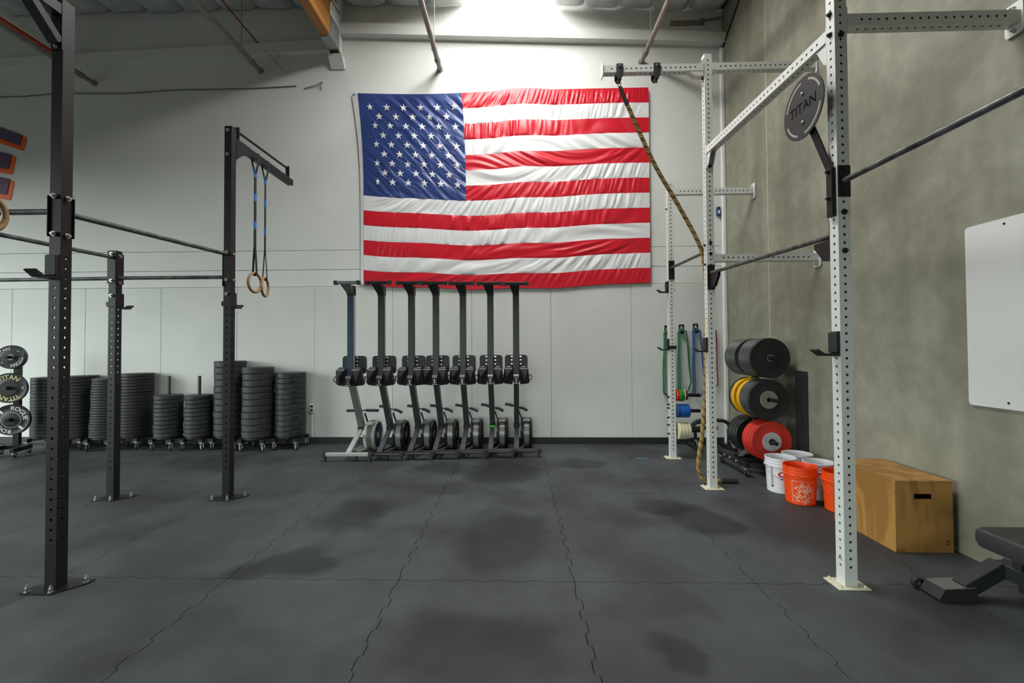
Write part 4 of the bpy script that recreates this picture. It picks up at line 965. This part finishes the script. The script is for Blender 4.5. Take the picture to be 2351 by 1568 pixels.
# ------------------------------------------------------------------ buckets
M_org = mat('orange_plastic', '#f04a08', .42); M_wpl = mat('white_plastic', (.72, .73, .76), .4)
def wrap(b, vs, fs, R, a0, c, z0):       # wrap a flat design round a cylinder
    vs, fs = densify(vs, fs, 2)
    b.add([(c[0]+R(z0+v.y)*math.cos(a0+v.x/R(z0)), c[1]+R(z0+v.y)*math.sin(a0+v.x/R(z0)), z0+v.y) for v in vs], fs)
def bucket(x, y, m, label, logo=None, ang=0., h=.362):
    t = thing('bucket', label, 'bucket', (x, y, 0), group='plastic buckets beside the plyo box'); O = tuple(t.location)
    rb, rt_ = .126, .141; R = lambda z: rb+(rt_-rb)*(z/h)
    prof = [(0, .004), (rb-.01, .0), (rb, .008)]
    prof += [(R(h-.085), h-.085), (R(h)+.0075, h-.083), (R(h)+.008, h-.075), (R(h)+.001, h-.070), (R(h)+.001, h-.055), (R(h)+.005, h-.053), (R(h)+.005, h-.046), (R(h)+.001, h-.044), (R(h)+.001, h-.028), (R(h)+.005, h-.026), (R(h)+.005, h-.018), (R(h)+.002, h-.016),
             (R(h)+.002, h-.008), (R(h)+.006, h-.007), (R(h)+.006, h), (R(h)-.002, h), (R(h)-.004, h-.01), (rb-.006, .012), (0, .010)]
    MB(O).lathe(prof, (x, y, 0), n=56).build('pail', m, t)
    e = Vector((-math.sin(ang), math.cos(ang), 0)); q = R(h)+.010; pts = []
    for i in range(25):
        a = PI*i/24; s_ = math.cos(a)*q; dr = math.sin(a)
        pts.append(Vector((x, y, h-.075-.13*dr)) + e*s_ + Vector((math.cos(ang), math.sin(ang), 0))*(math.sqrt(max(0, 1-(s_/q)**2))*(q-.004)))
    MB(O).tube(pts, .0022, 6).build('wire_handle', M_galv if m is M_wpl else mat('orange_wire', '#e86a30', .4), t)
    for s_ in (-1, 1):
        p = Vector((x, y, h-.075))+e*s_*(R(h)+.006); MB(O).cyl(p, p+e*s_*.009, .012, 12).build('handle_lug', m, t)
    if logo: logo(t, O, R, (x, y))
    return t
def logo_orange(t, O, R, c):
    a0 = math.atan2(-c[1], -c[0])+.22; RR = lambda z: R(z)+.0009; mm_ = mat('faded_print', (.80, .42, .30), .5); S_ = .098; zc = .135; b = MB(O)
    def q(x0, y0, x1, y1):
        n = 8; vs = [Vector((x0+(x1-x0)*i/n, yy, 0)) for yy in (y0, y1) for i in range(n+1)]; wrap(b, vs, [(i, i+1, n+2+i, n+1+i) for i in range(n)], RR, a0, c, zc)
    q(-S_, -S_, -S_+.005, S_); q(-S_, S_-.005, S_, S_); q(S_-.005, -S_, S_, S_); q(-S_, -S_, S_, -S_+.005)
    b.build('logo_frame', mm_, t, smooth=False)
    rot = Matrix.Rotation(math.radians(42), 4, 'Z'); b = MB(O)
    for tx, sz, off in (('THE', .052, (-.030, .038)), ('HOME', .105, (.004, -.012)), ('DEPOT', .046, (.050, -.060))):
        vs, fs = text_geo(tx, sz, .03); sh = Matrix(((1, .0, 0, 0), (0, 1.15, 0, 0), (0, 0, 1, 0), (0, 0, 0, 1)))
        if tx == 'HOME': sh = Matrix(((.62, 0, 0, 0), (0, 1.0, 0, 0), (0, 0, 1, 0), (0, 0, 0, 1)))
        wrap(b, [Matrix.Translation((off[0], off[1], 0)) @ (rot @ (sh @ v)) for v in vs], fs, RR, a0, c, zc)
    b.build('lettering', mm_, t, smooth=False)
def logo_white(t, O, R, c):
    RR = lambda z: R(z)+.0009; a0 = math.atan2(-c[1], -c[0])+.35; b = MB(O); vs, fs = text_geo('CO', .074, .055)
    wrap(b, [Vector((v.x*1.25+v.y*.15, v.y, 0)) for v in vs], fs, RR, a0, c, .200); b.build('lettering', mat('red_print', '#c01d28', .5), t, smooth=False)
    b = MB(O); n = 10; x0, x1 = -.05, .10
    vs = [Vector((x0+(x1-x0)*i/n, yy, 0)) for yy in (-.008, .008) for i in range(n+1)]; wrap(b, vs, [(i, i+1, n+2+i, n+1+i) for i in range(n)], RR, a0, c, .155); b.build('blue_stripe', mat('blue_print', '#3f63a0', .5), t, smooth=False)
    b = MB(O); rr_ = random.Random(5)
    for k in range(11):
        z = .10+k*.016; l = .006+.010*rr_.random(); vs = [Vector(p) for p in ((-l, -.004, 0), (l, -.004, 0), (l, .004, 0), (-l, .004, 0))]; wrap(b, vs, [(0, 1, 2, 3)], RR, a0-.95, c, z)
    wrap(b, [Vector(p) for p in ((-.014, -.012, 0), (.014, -.012, 0), (.014, .012, 0), (-.014, .012, 0))], [(0, 1, 2, 3)], RR, a0-.95, c, .075)
    b.build('printed_marks', mat('grey_print', (.10, .10, .11), .5), t, smooth=False)
def marks(t, O, R, c):
    RR = lambda z: R(z)+.0009; a0 = math.atan2(-c[1], -c[0])-.25; b = MB(O)
    for (x_, z, w_, h_) in ((.0, .23, .016, .016), (0, .185, .012, .012), (0, .15, .014, .004), (0, .137, .012, .004), (0, .124, .014, .004), (0, .111, .010, .004)):
        wrap(b, [Vector(p) for p in ((x_-w_, -h_, 0), (x_+w_, -h_, 0), (x_+w_, h_, 0), (x_-w_, h_, 0))], [(0, 1, 2, 3)], RR, a0, c, z)
    b.build('printed_marks', mat('dark_print', (.08, .07, .07), .5), t, smooth=False)
bucket(2.772, 4.42, M_org, 'bright orange plastic bucket with printed logo in front of the white buckets', logo_orange, -2.15+1.4)
bucket(3.005, 4.20, M_org, 'orange plastic bucket half hidden behind the nearest white post', None, -2.2)
bucket(2.778, 4.75, M_wpl, 'white plastic bucket with red and blue print left of the orange bucket', logo_white, -1.85)
bucket(3.045, 4.90, M_wpl, 'plain white plastic bucket at the back beside the concrete wall', None, .6)
bucket(3.045, 4.55, M_wpl, 'white plastic bucket between the two orange buckets', marks, .8)

# ------------------------------------------------------------------ plywood box
bx_ = thing('plyo_box', 'plywood plyo box with a hand slot standing against the concrete wall', 'plyo box', (3.01, 3.685, 0)); O = tuple(bx_.location)
x0, x1, y0, y1, zt = 2.805, 3.222, 3.37, 4.005, .529; t_ = .018
MB(O).box((x0, y0, zt-t_), (x1, y1, zt), .0015).build('top_panel', M_ply, bx_)
MB(O).box((x0, y0+t_, 0), (x0+t_, y1-t_, zt-t_), .0015).build('side_panel', M_ply, bx_); MB(O).box((x1-t_, y0+t_, 0), (x1, y1-t_, zt-t_), .0015).build('side_panel', M_ply, bx_)
MB(O).box((x0, y1-t_, 0), (x1, y1, zt-t_), .0015).build('end_panel', M_ply, bx_)
sx0, sx1, sz0, sz1 = 2.943, 3.082, .392, .432
MB(O).box((x0, y0, 0), (x1, y0+t_, sz0)).box((x0, y0, sz1), (x1, y0+t_, zt-t_)).box((x0, y0, sz0), (sx0, y0+t_, sz1)).box((sx1, y0, sz0), (x1, y0+t_, sz1)).build('end_panel', M_ply, bx_, smooth=False)
for (px_, pz) in ((2.87, .520), (3.14, .520), (3.216, .27), (2.811, .27), (3.216, .1), (2.811, .1), (2.87, .008), (3.12, .008), (2.811, .45)):
    MB(O).cyl((px_, y0-.0006, pz), (px_, y0+.001, pz), .0035, 8).build('screw', M_dbolt, bx_)
for (py_, pz) in ((3.47, .518), (3.38, .44), (3.38, .09), (3.52, .01), (3.7, .518)):
    MB(O).cyl((x0-.0006, py_, pz), (x0+.001, py_, pz), .0035, 8).build('screw', M_dbolt, bx_)
vs, fs = text_geo('16', .042, .003); MB(O).add(vs, fs, Matrix(((0, -1, 0, 3.180), (0, 0, -1, y0-.0008), (1, 0, 0, .072), (0, 0, 0, 1)))).build('stamped_number', M_dbolt, bx_, smooth=False)

# ------------------------------------------------------------------ whiteboard
wb = thing('whiteboard', 'large blank frameless whiteboard on the concrete wall at right', 'whiteboard', (WX-.001, 2.1, 1.75)); O = tuple(wb.location)
MB(O).prism(rpoly([(.9, 1.108), (3.268, 1.108), (3.268, 2.383), (.9, 2.383)], .03), 0, .014, Matrix(((0, 0, 1, WX-.016), (1, 0, 0, 0), (0, 1, 0, 0), (0, 0, 0, 1)))).build('board', mat('gloss_white', (.66, .68, .67), .25), wb)
for yy in (3.01, 1.2):
    for zz in (2.345, 1.15): MB(O).cyl((WX-.018, yy, zz), (WX-.012, yy, zz), .008, 10).build('screw', M_dbolt, wb)

# ------------------------------------------------------------------ bench at the right edge
bn = thing('weight_bench', 'black padded weight bench cut off by the right picture edge', 'bench', (2.92, 2.1, 0)); O = tuple(bn.location)
M_vin = mat('black_vinyl_pad', (.030, .030, .032), .45, bump=.15, bscale=300); M_fr = mat('dark_frame', (.018, .020, .023), .38)
pad = rpoly([(2.70, 1.30), (3.05, 1.30), (3.05, 2.73), (2.71, 2.73)], .05, 5)
b = MB(O); n = len(pad); cx, cy = 2.878, 2.0
def sc(k, z): return [(cx+(x-cx)*k[0], cy+(y-cy)*k[1], z) for x, y in pad]
rings_ = [sc((.86, .965), .348), sc((.95, .985), .353), sc((1, 1), .385), sc((1, 1), .425), sc((.97, .993), .445), sc((.90, .98), .455)]
vs = [p for r_ in rings_ for p in r_]; fs = [(i*n+k, i*n+(k+1) % n, (i+1)*n+(k+1) % n, (i+1)*n+k) for i in range(5) for k in range(n)] + [tuple(reversed(range(n))), tuple(range(5*n, 6*n))]
b.add(vs, fs).build('pad', M_vin, bn)
MB(O).box((2.76, 1.36, .333), (3.0, 2.64, .347), .003).build('pad_board', M_blackb, bn)
MB(O).box((2.905, 1.35, .14), (2.985, 2.80, .225), .004).build('spine', M_fr, bn)
MB(O).box((2.92, 2.66, .22), (2.965, 2.71, .335), .002).build('pad_post', M_fr, bn); MB(O).box((2.92, 1.5, .22), (2.965, 1.56, .335), .002).build('pad_post', M_fr, bn)
for s_ in (-1, 1):
    MB(O).bar((2.945+s_*.02, 2.775, .195), (2.945+s_*.25, 2.775, .060), .085, .085, (0, 1, 0), .004).build('leg', M_fr, bn)
    xe = 2.925+s_*.41 if s_ < 0 else 3.255
    m = MB(O).prism([(2.925+s_*.19, 0), (xe-s_*.02, 0), (xe, .018), (xe-s_*.035, .075), (2.925+s_*.19, .085)], 2.725, 2.855, Matrix(((1, 0, 0, 0), (0, 0, 1, 0), (0, 1, 0, 0), (0, 0, 0, 1)))); m.build('foot', M_blackb, bn)
    MB(O).prism([(2.925+s_*.19, .0855), (xe-s_*.036, .0755), (xe-s_*.036, .079), (2.925+s_*.19, .089)], 2.728, 2.852, Matrix(((1, 0, 0, 0), (0, 0, 1, 0), (0, 1, 0, 0), (0, 0, 0, 1)))).build('foot_plate', mat('grey_foot', (.14, .145, .14), .4), bn)
MB(O).cyl((2.53, 2.87, .035), (2.53, 2.90, .035), .035, 18).build('wheel', M_blackb, bn); MB(O).cyl((2.53, 2.865, .035), (2.53, 2.906, .035), .010, 10).build('axle', M_bolt, bn)
MB(O).box((2.53, 2.868, .03), (2.60, 2.872, .06)).build('wheel_bracket', M_fr, bn)
MB(O).box((2.60, 1.36, 0), (3.22, 1.46, .09), .006).build('rear_foot', M_fr, bn); MB(O).box((2.905, 1.37, .085), (2.985, 1.45, .15), .003).build('rear_leg', M_fr, bn)

# ------------------------------------------------------------------ floor tape
tag(setorg(MB((1.68, 6.08, 0)).box((1.600, 6.068, .0003), (1.765, 6.092, .0012)).build('floor_tape', mat('light_blue_tape', '#3f93c8', .5), smooth=False), (1.68, 6.08, 0)), 'short strip of light blue tape on the floor near the rear white post', 'tape')

# ------------------------------------------------------------------ rowing machines standing on end
def rower(loc, label, c):
    t = thing('rowing_machine', label, 'rowing machine', loc, group='rowing machines standing on end in a row'); o = MB   # parts in local coordinates
    def P(b, name, m, par=t): return b.build(name, m, par)
    # front foot bar with caps and small feet
    ft = P(o().box((-.29, -.022, .075), (.29, .022, .120), .004), 'front_foot', c['foot'])
    P(o().box((-.285, -.0235, .090), (.285, -.0215, .104)), 'foot_stripe', c['strip'], ft)
    for s in (-1, 1):
        P(o().box((s*.315-.027, -.027, .060), (s*.315+.027, .027, .126), .005), 'end_cap', M_blackb, ft)
        P(o().box((s*.305-.018, -.02, .0), (s*.305+.018, .02, .062), .004), 'rubber_foot', M_blackb, ft)
    P(o().bar((0, .03, .10), (0, .555, .345), .068, .035, (1, 0, 0), .004), 'front_leg', c['leg'])
    for s in (-.05, .05): P(o().bar((s, .02, .095), (s+.10, .74, .055), .03, .03, (1, 0, 0), .003), 'base_rail', c['leg'])
    P(o().cyl((-.03, .70, .04), (.22, .70, .04), .04, 14), 'rear_roller', M_blackb)
    # main beam and cover
    bm_ = P(o().bar((0, .575, .345), (0, .165, 1.04), .075, .10, (1, 0, 0), .005), 'main_beam', c['beam'])
    P(o().bar((0, .513, .365), (0, .118, 1.03), .046, .008, (1, 0, 0), .002), 'beam_cover', c['cover'], bm_)
    P(o().box((-.045, .50, .315), (.045, .625, .375), .008), 'hinge', M_black)
    # monorail
    rl = P(o().box((-.040, .095, 1.02), (.040, .120, 2.37), .003).box((-.040, .165, 1.02), (.040, .190, 2.37), .003).box((-.022, .12, 1.02), (.022, .165, 2.37)), 'monorail', c['rail'])
    for s in (-1, 1): P(o().box((s*.033-.012, .122, 1.05), (s*.033+.012, .160, 2.34), .003), 'rail_track', c['track'], rl)
    # rear foot at the top
    rf = P(o().box((-.135, -.035, 2.385), (.135, .012, 2.428), .004), 'rear_foot', c['top'])
    for s in (-1, 1): P(o().box((s*.155-.022, -.040, 2.378), (s*.155+.022, .017, 2.434), .004), 'end_cap', M_blackb, rf)
    YZ = Matrix(((0, 0, 1, 0), (1, 0, 0, 0), (0, 1, 0, 0), (0, 0, 0, 1)))
    P(o().add([(-.09, -.03, 2.387), (.05, -.03, 2.387), (.040, .10, 2.262), (-.040, .10, 2.262), (-.09, -.02, 2.387), (.05, -.02, 2.387), (.040, .108, 2.262), (-.040, .108, 2.262)], [(0, 1, 2, 3), (7, 6, 5, 4), (0, 3, 7, 4), (1, 5, 6, 2), (3, 2, 6, 7), (0, 4, 5, 1)]), 'gusset', c['gus'], rf)
    for s in (-.036, .030): P(o().prism([(-.02, 2.386), (.10, 2.386), (.10, 2.262)], s, s+.006, YZ), 'gusset_side', c['gus'], rf)
    P(o().box((-.045, .085, 2.25), (.045, .20, 2.385), .004), 'rail_cap', M_black, rf)
    # foot stretchers
    for s in (-1, 1):
        XZ = Matrix(((s, 0, 0, 0), (0, 0, -s, .05), (0, 1, 0, 0), (0, 0, 0, 1)))
        poly = [(.047, 1.235), (.163, 1.235), (.172, 1.12), (.186, 1.035), (.168, 1.012), (.060, 1.0), (.043, 1.06)]
        b = o(); n = len(poly); vs = []
        for (y_, k) in ((.02, 0), (.085, 1)):
            for x_, z_ in poly: vs.append((s*x_, y_+(1.235-z_)*.28+(0 if k == 0 else .01)+(x_-.05)*.12, z_))
        fs = [tuple(range(n)), tuple(reversed(range(n, 2*n)))]+[(i, n+i, n+(i+1) % n, (i+1) % n) for i in range(n)]
        if s > 0: fs = [tuple(reversed(f_)) for f_ in fs]
        fp = P(b.add(vs, fs), 'foot_stretcher', M_plate[0])
        P(o().add([(s*.047, .02, 1.234), (s*.12, .02, 1.05), (s*.19, .08, 1.03), (s*.165, .02, 1.234), (s*.13, -.012, 1.12)], [(0, 1, 4), (1, 2, 4), (2, 3, 4), (3, 0, 4), (0, 3, 2, 1)]), 'sole_plate', M_blackb, fp)
        P(o().sphere((s*.105, .075, 1.238), .058, 14, (1, .75, .45)), 'heel_cup', mat('grey_heel', (.055, .058, .060), .4), fp)
        P(o().box((s*.105-.052, .0165, 1.222), (s*.105+.052, .020, 1.229)), 'edge_strip', mat('pale_strip', (.55, .56, .55), .5), fp)
        P(o().tube([(s*(.19+.028*math.cos(a)), .08+.02*math.sin(a*2), 1.10+.036*math.sin(a)) for a in [2*PI*q/14 for q in range(14)]], .006, 6, closed=True), 'strap', M_web, fp)
    br = P(o().box((-.037, .02, 1.005), (.037, .10, 1.10), .004), 'stretcher_bracket', M_black)
    P(o().cyl((-.036, .055, 1.115), (.036, .055, 1.115), .030, 16), 'roller_guard', mat('grey_guard', (.16, .165, .165), .35, metal=.3), br)
    for z in (1.045, 1.075): P(o().cyl((0, .0185, z), (0, .012, z), .009, 10), 'bolt', M_bolt, br)
    P(o().box((-.037, .016, 1.016), (.037, .0195, 1.022)), 'edge_strip', mat('pale_strip', (.55, .56, .55), .5), br)
    # seat
    XZ = Matrix(((1, 0, 0, 0), (0, 0, -1, 0), (0, 1, 0, 0), (0, 0, 0, 1)))
    st = P(o().prism(rpoly([(-.165, 1.16), (.165, 1.16), (.165, 1.412), (-.165, 1.412)], .05, 5), -.30, -.25, XZ), 'seat', M_vin)
    P(o().box((-.05, .19, 1.22), (.05, .25, 1.38), .004), 'seat_carriage', M_black, st)
    for s in (-1, 1):
        for z in (1.385, 1.335, 1.28): P(o().cyl((s*.052, .20, z), (s*.075, .20, z), .014, 12), 'seat_roller', M_bolt, st)
    # flywheel
    cx_ = .148; pc = (cx_, .63, .228)
    fw_ = P(o().lathe([(.0, -.088), (.05, -.088), (.06, -.078), (.185, -.078), (.205, -.084), (.216, -.070), (.219, -.040), (.219, .040), (.216, .070), (.205, .084), (.185, .078), (.185, .045), (.06, .045), (.05, .07), (0, .07)], pc, (1, 0, 0), 48), 'flywheel_cage', c['cage'])
    P(o().lathe([(.2192, -.036), (.2225, -.035), (.2225, .035), (.2192, .036), (.2192, -.036)], pc, (1, 0, 0), 48), 'damper_band', c['band'], fw_)
    for k in range(16):
        a = 2*PI*k/16; P(o().bar((cx_+.064, pc[1]+.05*math.cos(a), pc[2]+.05*math.sin(a)), (cx_+.068, pc[1]+.19*math.cos(a+.12), pc[2]+.19*math.sin(a+.12)), .014, .006, (1, 0, 0)), 'vent_rib', c['rib'], fw_)
    P(o().box((cx_-.060, .44, .405), (cx_+.060, .56, .445), .012), 'chain_guide', c['guide'])
    P(o().bar((.08, .58, .43), (.03, .60, .56), .03, .02, (0, 1, 0), .003), 'handle_hook', M_black)
    h = o()
    if c['flat']: h.tube([(-.24, .60, .594), (-.06, .60, .596)], .021, 10).tube([(.045, .60, .598), (.235, .60, .596)], .021, 10).tube([(-.06, .60, .596), (.045, .60, .598)], .009, 8)
    else: h.tube(spline([(-.175, .60, .655), (-.11, .60, .648), (-.05, .60, .628)], 5), .021, 10).tube(spline([(.045, .60, .603), (.10, .60, .592), (.165, .60, .556)], 5), .021, 10).tube([(-.05, .60, .628), (.045, .60, .603)], .009, 8)
    P(h, 'handle', c['grip'])
    return t
M_sil = mat('silver_alu', (.42, .43, .42), .35, metal=.5); M_navy = mat('navy_rail', (.022, .045, .085), .4); M_taupe = mat('taupe_beam', (.16, .155, .145), .4); M_ltg = mat('light_grey_plastic', (.40, .42, .40), .4)
M_char = mat('charcoal_beam', (.045, .050, .050), .38); M_cov = mat('grey_cover', (.10, .11, .108), .4); M_leg = mat('charcoal_leg', (.060, .062, .066), .4); M_rail = mat('charcoal_rail', (.022, .025, .025), .38)
old = dict(foot=M_ltg, strip=M_sil, leg=M_ltg, beam=M_taupe, cover=M_taupe, rail=M_navy, track=M_sil, top=mat('mid_grey', (.14, .145, .14), .4), gus=mat('mid_grey', (.14, .145, .14), .4), cage=M_ltg, band=mat('olive_band', (.12, .125, .10), .4), rib=M_navy, guide=M_ltg, grip=mat('navy_grip', (.02, .028, .045), .6), flat=True)
new = dict(foot=M_black, strip=mat('dark_strip', (.10, .105, .105), .4), leg=M_leg, beam=M_char, cover=M_cov, rail=M_rail, track=mat('track_steel', (.12, .12, .12), .3, metal=.6), top=M_black, gus=M_rail, cage=M_pb, band=mat('pale_band', (.24, .245, .225), .35, metal=.3), rib=M_black, guide=mat('dark_guide', (.07, .072, .07), .35), grip=mat('green_grip', (.028, .038, .036), .6), flat=False)
RX = (-2.285, -1.875, -1.466, -1.132, -.757, -.372, -.010)
rower((RX[0], 5.87, 0), 'rowing machine with navy rail and silver legs, at the left end of the row', old)
r0 = None
LBL = ['all-black rowing machine right beside the navy-railed one', 'third rowing machine from the left end of the row', 'rowing machine in the middle of the row of seven', 'third rowing machine from the right end of the row', 'black rowing machine with bright green tape on its lower joint', 'rowing machine at the right end of the row']
for i in range(6):
    loc = (RX[i+1], 5.87+.042*(i+1), 0)
    if r0 is None: r0 = rower(loc, LBL[0], new)
    else:
        q = dup(r0, loc, None, LBL[i])
        if i == 4: MB().box((-.040, .486, .315), (.040, .498, .362), .002).build('green_tape', mat('bright_green_tape', '#18c818', .5), q)
